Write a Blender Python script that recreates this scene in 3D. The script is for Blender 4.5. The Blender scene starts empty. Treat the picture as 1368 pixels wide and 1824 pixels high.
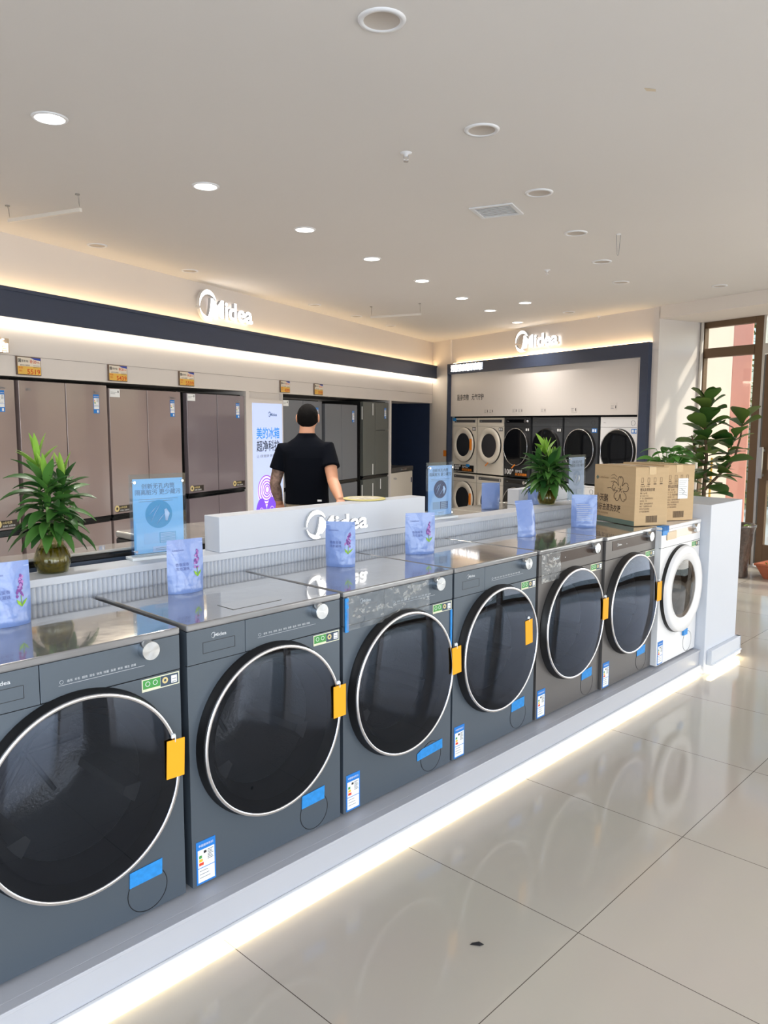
import bpy, bmesh, math, random
from mathutils import Vector, Matrix
PI = math.pi
sc = bpy.context.scene
COL = sc.collection
# ------------------------------------------------------------------ camera
CAM_H = 1.609
PITCH, ROLL, FPX = 0.1141, 0.0029, 1385.6
fwd = Vector((0, math.cos(PITCH), -math.sin(PITCH))); rgt = Vector((1, 0, 0)); upv = rgt.cross(fwd)
r2 = math.cos(ROLL)*rgt + math.sin(ROLL)*upv; u2 = -math.sin(ROLL)*rgt + math.cos(ROLL)*upv
cd = bpy.data.cameras.new('camera'); cam = bpy.data.objects.new('camera', cd); COL.objects.link(cam)
cam.matrix_world = Matrix(((r2.x, u2.x, -fwd.x, 0), (r2.y, u2.y, -fwd.y, 0), (r2.z, u2.z, -fwd.z, CAM_H), (0, 0, 0, 1)))
cd.sensor_fit = 'HORIZONTAL'; cd.sensor_width = 36; cd.lens = FPX/1368*36; cd.clip_start = .05; cd.clip_end = 200
sc.camera = cam
# ------------------------------------------------------------------ view, world, sun, large lights
sc.view_settings.view_transform = 'Standard'; sc.view_settings.look = 'None'
sc.view_settings.gamma = 1; sc.view_settings.use_curve_mapping = False
sc.view_settings.exposure = 0.0
FRAMES = {'W': (0.76164, 1.98963), 'F': (0.43661, 4.88477), 'R': (2.624319, 7.282)}
def wv(fr, u, v, z=0.):
    """a point of one of the three straight runs of the shop: u along it, v away from the camera, z up"""
    a, D = FRAMES[fr]
    return Vector((math.sin(a)*u - math.cos(a)*(D+v), math.cos(a)*u + math.sin(a)*(D+v), z))
def rz(fr): return PI/2 - FRAMES[fr][0]
def s2l(c):
    c = c/255.
    return c/12.92 if c <= .04045 else ((c+.055)/1.055)**2.4
def rgb(r, g, b): return (s2l(r), s2l(g), s2l(b), 1)
w = bpy.data.worlds.new('sky'); sc.world = w; w.use_nodes = True
nt = w.node_tree; bg = nt.nodes['Background']
sky = nt.nodes.new('ShaderNodeTexSky'); sky.sky_type = 'NISHITA'; sky.sun_disc = False
sky.sun_elevation = math.radians(42); sky.sun_rotation = math.radians(120); sky.dust_density = 2.
nt.links.new(sky.outputs[0], bg.inputs[0]); bg.inputs[1].default_value = .30
def sun(az, el, strength, col, ang):
    l = bpy.data.lights.new('sun', 'SUN'); l.energy = strength; l.color = col; l.angle = ang
    o = bpy.data.objects.new('sun', l); COL.objects.link(o)
    d = -Vector((math.sin(az)*math.cos(el), math.cos(az)*math.cos(el), math.sin(el)))
    o.rotation_euler = d.to_track_quat('-Z', 'Y').to_euler(); o.location = (10, 0, 10)
sun(math.radians(118), math.radians(36), 3.2, (1, .86, .72), math.radians(3))
def area(name, loc, look, sx, sy, power, col):
    l = bpy.data.lights.new(name, 'AREA'); l.shape = 'RECTANGLE'; l.size = sx; l.size_y = sy; l.energy = power; l.color = col
    o = bpy.data.objects.new(name, l); COL.objects.link(o); o.location = loc
    o.rotation_euler = Vector(look).to_track_quat('-Z', 'Y').to_euler()
    return o
# daylight through the glass shop front behind and to the right of the camera
A_ = wv('F', -6.6, 0); B_ = wv('R', 6.6, .6)
fd = (B_-A_).normalized(); fn = Vector((-fd.y, fd.x, 0))
for k, (t, p) in enumerate([(.24, 70), (.42, 90), (.60, 90), (.78, 80)]):
    P = A_.lerp(B_, t) + fn*.12
    area('daylight_shop_front', (P.x, P.y, 1.45), (fn.x, fn.y, -.02), 2.5, 2.3, p, (.80, .90, 1.0))
for uu, p in ((-1.8, 48), (1.2, 52), (4.2, 52)):
    P = wv('R', uu, .5); d_ = wv('R', uu, 0)-wv('R', uu, 1)
    area('daylight_side_window', (P.x, P.y, 1.4), (d_.x, d_.y, 0), 2.3, 2.3, p, (1., .93, .86))
# ------------------------------------------------------------------ materials
MATS = {}
def mat(name, col, rough=.5, metal=0., emit=None, es=0., bump=0., bs=40., coat=0., var=0., vs=8., spec=.5, alpha=1., aniso=0., stretch=None, sheen=0.):
    if name in MATS: return MATS[name]
    m = bpy.data.materials.new(name); m.use_nodes = True; n = m.node_tree; b = n.nodes['Principled BSDF']
    b.inputs['Base Color'].default_value = rgb(*col); b.inputs['Roughness'].default_value = rough
    b.inputs['Metallic'].default_value = metal; b.inputs['Coat Weight'].default_value = coat; b.inputs['Coat Roughness'].default_value = .04
    b.inputs['Specular IOR Level'].default_value = spec; b.inputs['Alpha'].default_value = alpha
    if sheen: b.inputs['Sheen Weight'].default_value = sheen
    if emit: b.inputs['Emission Color'].default_value = rgb(*emit); b.inputs['Emission Strength'].default_value = es
    tc = n.nodes.new('ShaderNodeTexCoord'); vec = tc.outputs['Object']
    if stretch:
        mp = n.nodes.new('ShaderNodeMapping'); mp.inputs['Scale'].default_value = stretch; n.links.new(vec, mp.inputs[0]); vec = mp.outputs[0]
    if var:
        t = n.nodes.new('ShaderNodeTexNoise'); t.inputs['Scale'].default_value = vs; t.inputs['Detail'].default_value = 4
        n.links.new(vec, t.inputs[0])
        mx = n.nodes.new('ShaderNodeMix'); mx.data_type = 'RGBA'; mx.blend_type = 'MULTIPLY'
        mr = n.nodes.new('ShaderNodeMapRange'); mr.inputs[1].default_value = .3; mr.inputs[2].default_value = .7; mr.inputs[3].default_value = 1-var; mr.inputs[4].default_value = 1+var
        n.links.new(t.outputs[0], mr.inputs[0]); mx.inputs[0].default_value = 1; mx.inputs[6].default_value = rgb(*col)
        n.links.new(mr.outputs[0], mx.inputs[7]); n.links.new(mx.outputs[2], b.inputs['Base Color'])
    if bump:
        t = n.nodes.new('ShaderNodeTexNoise'); t.inputs['Scale'].default_value = bs; t.inputs['Detail'].default_value = 3
        n.links.new(vec, t.inputs[0])
        bp = n.nodes.new('ShaderNodeBump'); bp.inputs['Strength'].default_value = bump; bp.inputs['Distance'].default_value = .01
        n.links.new(t.outputs[0], bp.inputs['Height']); n.links.new(bp.outputs[0], b.inputs['Normal'])
    if aniso:
        b.inputs['Anisotropic'].default_value = aniso
        tg = n.nodes.new('ShaderNodeTangent'); tg.direction_type = 'RADIAL'; tg.axis = 'Y'; n.links.new(tg.outputs[0], b.inputs['Tangent'])
    MATS[name] = m; return m
def glassy(name, tint, gloss=.03, refl=1.5, white=0., bump=0., bs=20., gcol=(255, 255, 255)):
    """thin clear or tinted sheet: fresnel reflection over tinted see-through"""
    if name in MATS: return MATS[name]
    m = bpy.data.materials.new(name); m.use_nodes = True; n = m.node_tree; n.nodes.clear()
    out = n.nodes.new('ShaderNodeOutputMaterial'); mix = n.nodes.new('ShaderNodeMixShader')
    tr = n.nodes.new('ShaderNodeBsdfTransparent'); gl = n.nodes.new('ShaderNodeBsdfGlossy'); lw = n.nodes.new('ShaderNodeLayerWeight'); lw.inputs[0].default_value = .5
    pw = n.nodes.new('ShaderNodeMath'); pw.operation = 'POWER'; pw.inputs[1].default_value = 5; fr = n.nodes.new('ShaderNodeMath'); fr.operation = 'MULTIPLY_ADD'
    f0 = ((refl-1)/(refl+1))**2; fr.inputs[1].default_value = 1-f0; fr.inputs[2].default_value = f0; n.links.new(lw.outputs['Facing'], pw.inputs[0]); n.links.new(pw.outputs[0], fr.inputs[0]); gl.inputs[0].default_value = rgb(*gcol)
    tr.inputs[0].default_value = rgb(*tint); gl.inputs['Roughness'].default_value = gloss
    n.links.new(fr.outputs[0], mix.inputs[0]); n.links.new(gl.outputs[0], mix.inputs[2])
    if white:
        m2 = n.nodes.new('ShaderNodeMixShader'); df = n.nodes.new('ShaderNodeBsdfDiffuse'); df.inputs[0].default_value = rgb(235, 238, 242)
        m2.inputs[0].default_value = white; n.links.new(tr.outputs[0], m2.inputs[1]); n.links.new(df.outputs[0], m2.inputs[2]); n.links.new(m2.outputs[0], mix.inputs[1])
    else: n.links.new(tr.outputs[0], mix.inputs[1])
    if bump:
        t = n.nodes.new('ShaderNodeTexNoise'); t.inputs['Scale'].default_value = bs; t.inputs['Detail'].default_value = 2
        tc = n.nodes.new('ShaderNodeTexCoord'); n.links.new(tc.outputs['Object'], t.inputs[0])
        bp = n.nodes.new('ShaderNodeBump'); bp.inputs['Strength'].default_value = bump; bp.inputs['Distance'].default_value = .02
        n.links.new(t.outputs[0], bp.inputs['Height']); n.links.new(bp.outputs[0], gl.inputs['Normal']); n.links.new(bp.outputs[0], lw.inputs['Normal'])
    n.links.new(mix.outputs[0], out.inputs[0]); MATS[name] = m; return m
M_CEIL = mat('ceiling_paint', (218, 215, 212), .85, var=.012, vs=.6)
M_WALLP = mat('white_panel', (218, 212, 208), .42, var=.01, vs=1)
M_WALLW = mat('wall_paint', (226, 218, 210), .8)
M_NAVY = mat('navy_laminate', (52, 62, 84), .45, var=.05, vs=5, stretch=(1, 1, 6))
M_NAVYD = mat('navy_board', (24, 40, 70), .5, var=.06, vs=9)
M_GROOVE = mat('groove', (120, 112, 106), .8)
M_LED = mat('led_warm', (255, 250, 240), .5, emit=(255, 216, 160), es=7)
M_LEDW = mat('led_white', (255, 250, 240), .5, emit=(255, 240, 214), es=7)
M_LEDF = mat('led_floor', (255, 250, 240), .5, emit=(255, 240, 196), es=13)
M_SIGNW = mat('sign_letter_face', (255, 255, 255), .5, emit=(255, 250, 246), es=3.6)
M_SIGNI = mat('island_letter_face', (255, 255, 255), .5, emit=(255, 250, 246), es=1.9)
M_SIGNS = mat('sign_letter_side', (196, 198, 202), .4)
M_LAMP = mat('lamp_diffuser', (255, 255, 255), .5, emit=(255, 248, 240), es=7)
M_WHITEGL = mat('white_satin', (226, 228, 232), .32, coat=.2)
M_WHITEMAT = mat('white_laminate', (204, 209, 219), .45)
M_PLINTH = mat('plinth_white', (182, 184, 192), .35, var=.015, vs=2)
M_BLACK = mat('black_plastic', (20, 20, 22), .35)
M_BLACKG = mat('black_gloss', (14, 15, 18), .08)
M_BLACKM = mat('black_gap', (9, 9, 11), .9)
M_CHROME = mat('chrome', (232, 232, 236), .2, 1.)
M_BRUSH = mat('brushed_steel', (200, 204, 208), .22, 1., aniso=.85)
M_STEEL = mat('drum_steel', (185, 190, 196), .3, 1., bump=.3, bs=90)
M_GREYW = mat('titanium_grey_enamel', (90, 100, 111), .36, .45, bump=.02, bs=900)
M_GREYW2 = mat('grey_enamel_warm_reflection', (104, 101, 100), .34, .45, bump=.02, bs=900)  # grey enamel with the warm reflections put into its base colour
M_WASHW = mat('white_enamel', (232, 232, 234), .3, coat=.3)
M_CREAMW = mat('cream_enamel', (222, 216, 206), .35, coat=.2)
M_DARKW = mat('black_enamel', (62, 64, 68), .35, .3)
M_DARKW2 = mat('graphite_enamel', (84, 87, 92), .35, .4)
M_STRIP = mat('bronze_glass_strip', (62, 48, 42), .3, spec=.3)
M_STRIPG = mat('gold_glass_strip', (176, 152, 126), .15, coat=.6)
M_STRIPD = mat('grey_glass_strip', (88, 88, 90), .15, coat=.4)
M_FILM = mat('clear_film_on_grey', (122, 122, 124), .12, 0, bump=.34, bs=5, coat=1., spec=.9, var=.08, vs=3)
M_FILM2 = mat('silver_film', (176, 172, 166), .2, 0, bump=.5, bs=9, coat=1.)
M_TAPE = mat('blue_tape', (40, 138, 214), .45, var=.12, vs=60)
M_ORANGE = mat('orange_card', (242, 168, 16), .6)
M_ORANGE2 = mat('orange_tape', (240, 140, 40), .6)
M_PAPER = mat('white_paper', (236, 238, 240), .6)
M_LBLUE = mat('label_blue', (28, 120, 205), .5)
M_INK = mat('black_ink', (38, 38, 42), .6)
M_INKG = mat('grey_ink', (120, 124, 130), .6)
M_INKW = mat('pale_ink', (205, 210, 216), .5)
M_GREEN = mat('label_green', (70, 150, 74), .45)
M_CREAM = mat('label_cream', (224, 224, 200), .45)
M_GOLD = mat('label_gold', (214, 196, 140), .4)
M_RED = mat('label_red', (222, 70, 40), .5)
M_YEL = mat('label_yellow', (240, 190, 50), .5)
M_DOORG = glassy('tinted_door_glass', (122, 122, 124), .02, 1.62, gcol=(214, 228, 255))
M_DOORG2 = glassy('dark_door_glass', (40, 42, 46), .03, 1.5)
M_CLEAR = glassy('clear_glass', (246, 250, 248), .01, 1.45)
M_ACRYL = glassy('clear_acrylic', (238, 244, 250), .01, 1.5)
M_CFILM = glassy('crinkled_clear_film', (228, 234, 238), .12, 1.6, .10, 1., 16)

# ------------------------------------------------------------------ mesh building
_TXT = {}
def text_geo(s, bold=0., res=2):
    key = (s, bold, res)
    if key in _TXT: return _TXT[key]
    c = bpy.data.curves.new('t', 'FONT'); c.body = s; c.size = 1; c.resolution_u = res; c.offset = bold
    o = bpy.data.objects.new('t', c); COL.objects.link(o)
    bpy.context.view_layer.update()
    m = o.evaluated_get(bpy.context.evaluated_depsgraph_get()).to_mesh()
    vs = [tuple(v.co) for v in m.vertices]; fs = [tuple(p.vertices) for p in m.polygons]
    bm = bmesh.new(); bm.from_mesh(m)
    ed = [(e.verts[0].index, e.verts[1].index) for e in bm.edges if len(e.link_faces) == 1]
    bm.free(); o.to_mesh_clear(); bpy.data.objects.remove(o); bpy.data.curves.remove(c)
    x0 = min(v[0] for v in vs); x1 = max(v[0] for v in vs); y0 = min(v[1] for v in vs); y1 = max(v[1] for v in vs)
    _TXT[key] = (vs, fs, ed, x0, x1, y0, y1); return _TXT[key]
class MB:
    def __init__(s): s.v = []; s.f = []; s.m = []; s.s = []; s.T = None
    def add(s, vs, fs, mi=0, sm=False):
        k = len(s.v)
        for p in vs:
            p = Vector(p); s.v.append(s.T @ p if s.T else p)
        for f in fs: s.f.append([i+k for i in f]); s.m.append(mi); s.s.append(sm)
        return s
    def box(s, x0, x1, y0, y1, z0, z1, mi=0, skip=''):
        vs = [(x, y, z) for z in (z0, z1) for y in (y0, y1) for x in (x0, x1)]
        F = {'b': (0, 2, 3, 1), 't': (4, 5, 7, 6), 'f': (0, 1, 5, 4), 'k': (2, 6, 7, 3), 'l': (0, 4, 6, 2), 'r': (1, 3, 7, 5)}
        return s.add(vs, [F[k] for k in F if k not in skip], mi)
    def lathe(s, prof, c=(0, 0, 0), axis='z', n=48, mi=0, sm=True, sx=1., sy=1.):
        vs = []; fs = []
        for r, h in prof:
            for i in range(n):
                a = 2*PI*i/n; x = r*math.cos(a)*sx; y = r*math.sin(a)*sy
                vs.append((c[0]+x, c[1]+y, c[2]+h) if axis == 'z' else (c[0]+x, c[1]+h, c[2]-y) if axis == 'y' else (c[0]+h, c[1]+x, c[2]+y))
        for j in range(len(prof)-1):
            for i in range(n): fs.append((j*n+i, j*n+(i+1) % n, (j+1)*n+(i+1) % n, (j+1)*n+i))
        return s.add(vs, fs, mi, sm)
    def cyl(s, c, r, h, axis='z', n=32, mi=0, sm=True):
        s.lathe([(r, 0), (r, h)], c, axis, n, mi, sm)
        for hh in (0, h):
            vs = []
            for i in range(n):
                a = 2*PI*i/n; x = r*math.cos(a); y = r*math.sin(a)
                vs.append((c[0]+x, c[1]+y, c[2]+hh) if axis == 'z' else (c[0]+x, c[1]+hh, c[2]-y) if axis == 'y' else (c[0]+hh, c[1]+x, c[2]+y))
            s.add(vs, [tuple(range(n))], mi)
        return s
    def tube(s, pts, rad, n=8, mi=0, flat=1., cap=True):
        pts = [Vector(p) for p in pts]; rad = rad if isinstance(rad, (list, tuple)) else [rad]*len(pts)
        vs = []; fs = []; side = None
        for i, p in enumerate(pts):
            t = (pts[min(i+1, len(pts)-1)]-pts[max(i-1, 0)]).normalized()
            if side is None: side = t.cross(Vector((0, 0, 1)) if abs(t.z) < .9 else Vector((0, 1, 0))).normalized()
            else: side = (side - t*side.dot(t)).normalized()
            o = t.cross(side)
            for k in range(n):
                a = 2*PI*k/n; vs.append(p + side*math.cos(a)*rad[i] + o*math.sin(a)*rad[i]*flat)
        for j in range(len(pts)-1):
            for k in range(n): fs.append((j*n+k, j*n+(k+1) % n, (j+1)*n+(k+1) % n, (j+1)*n+k))
        if cap: fs.append(tuple(range(n-1, -1, -1))); fs.append(tuple((len(pts)-1)*n+k for k in range(n)))
        return s.add(vs, fs, mi, True)
    def prism(s, poly, y0, y1, mi=0, ms=None, sm=False):
        """poly in (x, z), extruded along y from y0 (front) to y1"""
        n = len(poly); vs = [(x, y0, z) for x, z in poly] + [(x, y1, z) for x, z in poly]
        s.add(vs, [tuple(range(n))], mi); s.add(vs, [(i, (i+1) % n, n+(i+1) % n, n+i) for i in range(n)], mi if ms is None else ms, sm)
        return s.add(vs, [tuple(range(2*n-1, n-1, -1))], mi if ms is None else ms)
    def strip(s, inner, outer, y0, y1, mi=0, ms=None, closed=False):
        """solid ribbon between two polylines in (x, z)"""
        n = len(inner); vs = [(x, y0, z) for x, z in inner]+[(x, y0, z) for x, z in outer]+[(x, y1, z) for x, z in inner]+[(x, y1, z) for x, z in outer]
        ms = mi if ms is None else ms; r = range(n if closed else n-1)
        s.add(vs, [(i, (i+1) % n, n+(i+1) % n, n+i) for i in r], mi)
        s.add(vs, [(2*n+i, 3*n+i, 3*n+(i+1) % n, 2*n+(i+1) % n) for i in r], ms)
        s.add(vs, [(i, 2*n+i, 2*n+(i+1) % n, (i+1) % n) for i in r], ms)
        s.add(vs, [(n+i, n+(i+1) % n, 3*n+(i+1) % n, 3*n+i) for i in r], ms)
        if not closed: s.add(vs, [(0, n, 3*n, 2*n), (n-1, 3*n-1, 4*n-1, 2*n-1)], ms)
        return s
    def text(s, t, x, z, size, y=0., ext=0., mi=0, ms=None, align='l', bold=0., res=2, width=None, plane='front'):
        """text standing in the x-z plane (read from -y), cap height about .7*size; width stretches to fit"""
        vs, fs, ed, x0, x1, y0, y1 = text_geo(t, bold, res)
        kx = size if width is None else width/(x1-x0)
        ox = x - (x0*kx if align == 'l' else (x0+x1)/2*kx if align == 'c' else x1*kx)
        if plane == 'front': P = [(ox+a*kx, y-ext, z+b*size) for a, b, _ in vs]; Q = [(p[0], y, p[2]) for p in P]
        else: P = [(ox+a*kx, z+b*size, y+ext) for a, b, _ in vs]; Q = [(p[0], p[1], y) for p in P]
        s.add(P, fs, mi)
        if ext:
            n = len(P); s.add(P+Q, [(a, b, b+n, a+n) for a, b in ed], mi if ms is None else ms)
        return s
    def ring(s, cx, cz, r0, r1, y0, y1, n=48, mi=0, ms=None):
        I = [(cx+r0*math.cos(2*PI*i/n), cz+r0*math.sin(2*PI*i/n)) for i in range(n)]
        O = [(cx+r1*math.cos(2*PI*i/n), cz+r1*math.sin(2*PI*i/n)) for i in range(n)]
        return s.strip(I, O, y0, y1, mi, ms, True)
    def build(s, name, mats, parent=None, bevel=0., seg=2, loc=None, fix=True):
        me = bpy.data.meshes.new(name); me.from_pydata([tuple(v) for v in s.v], [], s.f)
        for m in (mats if isinstance(mats, (list, tuple)) else [mats]): me.materials.append(m)
        me.polygons.foreach_set('material_index', s.m); me.polygons.foreach_set('use_smooth', s.s); me.update()
        if fix:
            bm = bmesh.new(); bm.from_mesh(me); bmesh.ops.recalc_face_normals(bm, faces=bm.faces); bm.to_mesh(me); bm.free()
        o = bpy.data.objects.new(name, me); COL.objects.link(o)
        if parent is not None: o.parent = parent
        if loc is not None: o.location = loc
        if bevel:
            b = o.modifiers.new('bevel', 'BEVEL'); b.width = bevel; b.segments = seg; b.limit_method = 'ANGLE'; b.angle_limit = math.radians(40); b.harden_normals = False
        return o
def thing(name, label, cat, loc, rot=0., group=None):
    o = bpy.data.objects.new(name, None); COL.objects.link(o); o.location = loc; o.rotation_euler = (0, 0, rot); o.empty_display_size = .1
    o['label'] = label; o['category'] = cat
    if group: o['group'] = group
    return o
def tag(o, label, cat, group=None, kind=None):
    if label: o['label'] = label
    if cat: o['category'] = cat
    if group: o['group'] = group
    if kind: o['kind'] = kind
    return o
def struct(o, label=None):
    o['kind'] = 'structure'
    if label: o['label'] = label
    return o
def inframe(o, fr, u=0, v=0, z=0, extra=0.):
    o.location = wv(fr, u, v, z); o.rotation_euler = (0, 0, rz(fr)+extra); return o

def logo(mb, x, z, H, y, ext=0., mi=0, ms=None, bold=.02):
    """ring mark and wordmark; H = ring height, x = ring centre, z = ring centre"""
    R = H/2
    def arc(a0, a1, tf, n=26):
        I = []; O = []
        for i in range(n+1):
            t = i/n; a = math.radians(a0+(a1-a0)*t); w_ = tf(t)*R
            O.append((x+R*.92*math.cos(a), z+R*math.sin(a))); I.append((x+(R-w_)*.92*math.cos(a), z+(R-w_)*math.sin(a)))
        return I, O
    I, O = arc(28, 186, lambda t: .06+.27*math.sin(PI*min(1, t*1.02))**.8*(1-.35*t)); mb.strip(I, O, y-ext, y, mi, ms)
    I, O = arc(196, 292, lambda t: .05+.30*math.sin(PI*.9*t+.1)*t**.5); mb.strip(I, O, y-ext, y, mi, ms)
    # the swung first stroke of the M
    P = [(-.18, -.93), (.05, -.76), (.22, -.50), (.33, -.1), (.40, .38)]; W_ = [.05, .16, .17, .15, .14]
    I = [(x+R*a-R*b, z+R*c) for (a, c), b in zip(P, W_)]; O = [(x+R*a+R*b, z+R*c) for (a, c), b in zip(P, W_)]
    mb.strip(I, O, y-ext, y, mi, ms)
    mb.text('Midea', x+R*.26, z-R*.62, R*1.60, y, ext, mi, ms, bold=bold, width=R*4.7, res=3)
    return mb
# ------------------------------------------------------------------ shell
def fl_mat():
    m = bpy.data.materials.new('polished_tile'); m.use_nodes = True; n = m.node_tree; b = n.nodes['Principled BSDF']
    tc = n.nodes.new('ShaderNodeTexCoord'); br = n.nodes.new('ShaderNodeTexBrick'); br.offset = 0; br.squash = 1
    n.links.new(tc.outputs['Object'], br.inputs[0])
    for k, v in (('Scale', 1), ('Mortar Size', .0016), ('Mortar Smooth', .2), ('Brick Width', .8), ('Row Height', .8), ('Bias', 0)): br.inputs[k].default_value = v
    br.inputs['Color1'].default_value = rgb(197, 190, 180); br.inputs['Color2'].default_value = rgb(193, 186, 176); br.inputs['Mortar'].default_value = rgb(92, 84, 76)
    t = n.nodes.new('ShaderNodeTexNoise'); t.inputs['Scale'].default_value = 1.3; t.inputs['Detail'].default_value = 5; n.links.new(tc.outputs['Object'], t.inputs[0])
    mx = n.nodes.new('ShaderNodeMix'); mx.data_type = 'RGBA'; mx.blend_type = 'MULTIPLY'; mx.inputs[0].default_value = .10
    n.links.new(br.outputs['Color'], mx.inputs[6]); n.links.new(t.outputs['Color'], mx.inputs[7]); n.links.new(mx.outputs[2], b.inputs['Base Color'])
    b.inputs['Roughness'].default_value = .09; b.inputs['Specular IOR Level'].default_value = .55
    bp = n.nodes.new('ShaderNodeBump'); bp.inputs['Strength'].default_value = .02; t2 = n.nodes.new('ShaderNodeTexNoise'); t2.inputs['Scale'].default_value = 2.2
    n.links.new(tc.outputs['Object'], t2.inputs[0]); n.links.new(t2.outputs[0], bp.inputs['Height']); n.links.new(bp.outputs[0], b.inputs['Normal'])
    return m
o = MB().box(-9, 14, -8, 13, -.1, 0).build('floor', fl_mat()); inframe(o, 'W', 2.0974, -.8485); struct(o)
# room outline for the ceiling
CZ = 2.95
Pn = [wv('F', -7, .8), wv('F', 13.6, .8), wv('R', -11.4, .9), wv('R', -6.386, .9), wv('R', 7.2, .9)]
mb = MB(); k = len(Pn)
mb.add([(p.x, p.y, CZ) for p in Pn]+[(p.x, p.y, CZ+.12) for p in Pn], [tuple(range(k-1, -1, -1)), tuple(range(k, 2*k))]+[(i, (i+1) % k, k+(i+1) % k, k+i) for i in range(k)])
struct(mb.build('ceiling', M_CEIL))
# back wall: shop front with glass bays behind the camera
L = (B_-A_).length; mb = MB()
mb.box(-1, L+1, -.15, 0, 2.62, CZ); mb.box(-1, L+1, -.15, 0, 0, .28)
for t in (-.02, .15, .33, .51, .69, .87, 1.0): mb.box(t*L-.09, t*L+.09, -.15, 0, .28, 2.62)
mb.box(-1, .15*L, -.15, 0, .28, 2.62)
o = mb.build('wall_back', M_WALLW); o.location = A_-fn*.05; o.rotation_euler = (0, 0, math.atan2(fd.y, fd.x)); struct(o)
# left wall, holding the fridge bays
mb = MB()
mb.box(-7, 12.80, .72, .82, 0, CZ)
mb.box(-7, 12.80, .0, .72, 2.30, CZ)            # bulkhead
mb.box(-7, 12.50, .0, .72, 1.94, 2.30)
mb.box(6.975, 7.03, .0, .72, 0, 1.94); mb.box(10.67, 10.72, .0, .72, 0, 1.94); mb.box(7.03, 7.69, .04, .72, 1.86, 1.94); mb.box(7.69, 7.705, .0, .72, 0, 1.94)
mb.box(-7, 12.5, -.002, .0, 2.088, 2.0905, 1); mb.box(10.72, 12.80, .66, .72, 0, 1.94, 2); mb.box(12.50, 12.80, .02, .66, 0, 2.3, 0); mb.box(12.44, 12.50, .0, .66, 0, 1.94, 2)
inframe(mb.build('wall_left', [M_WALLP, M_GROOVE, M_NAVYD]), 'F'); struct(bpy.data.objects['wall_left'])
mb = MB().box(-7, 12.56, -.10, 0, 2.345, 2.545).box(-7, 12.56, -.112, -.09, 2.53, 2.556).box(12.50, 12.56, -.10, 0, 0, 2.345)
struct(inframe(mb.build('trim_1', M_NAVY), 'F'), 'navy laminate fascia band above the refrigerators')
struct(inframe(MB().box(-7, 12.50, -.035, -.001, 2.305, 2.344).build('trim_2', M_LEDW), 'F'), 'glowing light strip under the long navy band')
struct(inframe(MB().box(-7, 12.50, -.07, -.02, 2.5455, 2.552).build('trim_3', M_LED), 'F'), 'warm light strip on top of the long navy band')
# right wall, holding the stacked machines
mb = MB()
mb.box(-11.6, -10.63, .0, .75, 0, CZ, 3); mb.box(-10.63, -6.386, .68, .75, 0, CZ); mb.box(-10.63, -6.48, .03, .68, 2.36, CZ)
mb.box(-10.60, -6.60, .0, .68, 1.715, 2.40); mb.box(-6.665, -6.60, .0, .68, 0, 1.715); mb.box(-6.48, -6.386, .0, .75, 0, CZ)
mb.box(-6.672, -6.668, -.001, 0, 1.715, 2.37, 1)
mb.box(-10.60, -6.665, .08, .1, 1.69, 1.715, 2)
struct(inframe(mb.build('wall_right', [M_WALLP, M_GROOVE, M_BLACKM, M_WALLW]), 'R'))
mb = MB().box(-10.63, -6.48, -.06, .03, 2.39, 2.555).box(-6.60, -6.48, -.06, .03, 0, 2.39).box(-10.63, -10.60, -.06, .03, 0, 2.39)
struct(inframe(mb.build('trim_4', M_NAVY), 'R'), 'navy laminate frame around the stacked machines')
struct(inframe(MB().box(-10.5, -6.49, -.035, .02, 2.5555, 2.563).build('trim_5', M_LED), 'R'), 'warm light strip on top of the navy frame')
struct(inframe(MB().box(-6.40, 7.2, 0, .86, 2.81, CZ).build('trim_6', M_WALLW), 'R'), 'boxed beam above the window')
# window wall: piers between the glazed openings
mb = MB(); 
for a, b in ((-3.2, -2.95), (-.35, -.15), (2.4, 2.6), (5.4, 7.2)): mb.box(a, b, .74, .86, 0, 2.81)
mb.box(-6.46, -6.386, .70, .86, 0, 2.81)
struct(inframe(mb.build('wall_window_side', M_WALLW), 'R'))
M_BROWN = mat('bronze_aluminium', (104, 82, 60), .4, .3); M_ALU = mat('aluminium', (190, 190, 186), .3, .8)
def window(name, u0, u1, split=True):
    r = bpy.data.objects.new(name, None); COL.objects.link(r); inframe(r, 'R', u0, .74); r['kind'] = 'structure'
    w_ = u1-u0; mb = MB()
    mb.box(0, .04, 0, .07, 0, 2.81); mb.box(w_-.10, w_, 0, .07, 0, 2.81); mb.box(.04, w_-.1, 0, .07, 2.74, 2.81)
    if split: mb.box(.04, w_-.1, -.01, .07, 2.39, 2.50)
    mb.box(.04, w_-.1, 0, .07, 0, .10)
    mb.build('window_frame', M_BROWN, r, .004); MB().box(.04, w_-.1, .03, .036, .1, 2.74).build('window_pane', M_CLEAR, r)
window('window_1', -6.386, -5.58)
for i, (a, b) in enumerate(((-4.55, -3.2), (-2.95, -.35), (-.15, 2.4), (2.6, 5.4))): window('window_%d' % (i+2), a, b)
r = bpy.data.objects.new('door_1', None); COL.objects.link(r); inframe(r, 'R', -5.58, .74); r['kind'] = 'structure'
mb = MB().box(0, .03, .0, .06, 0, 2.81).box(1.0, 1.03, 0, .06, 0, 2.81).box(.03, 1.0, 0, .06, 2.39, 2.50); mb.build('door_frame', M_ALU, r)
mb = MB().box(.04, .13, .01, .05, .02, 2.38).box(.9, .99, .01, .05, .02, 2.38).box(.13, .9, .01, .05, .02, .25).box(.13, .9, .01, .05, 2.28, 2.38).box(.13, .9, .01, .05, .98, 1.10); mb.build('door_leaf', M_BROWN, r, .003)
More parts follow.
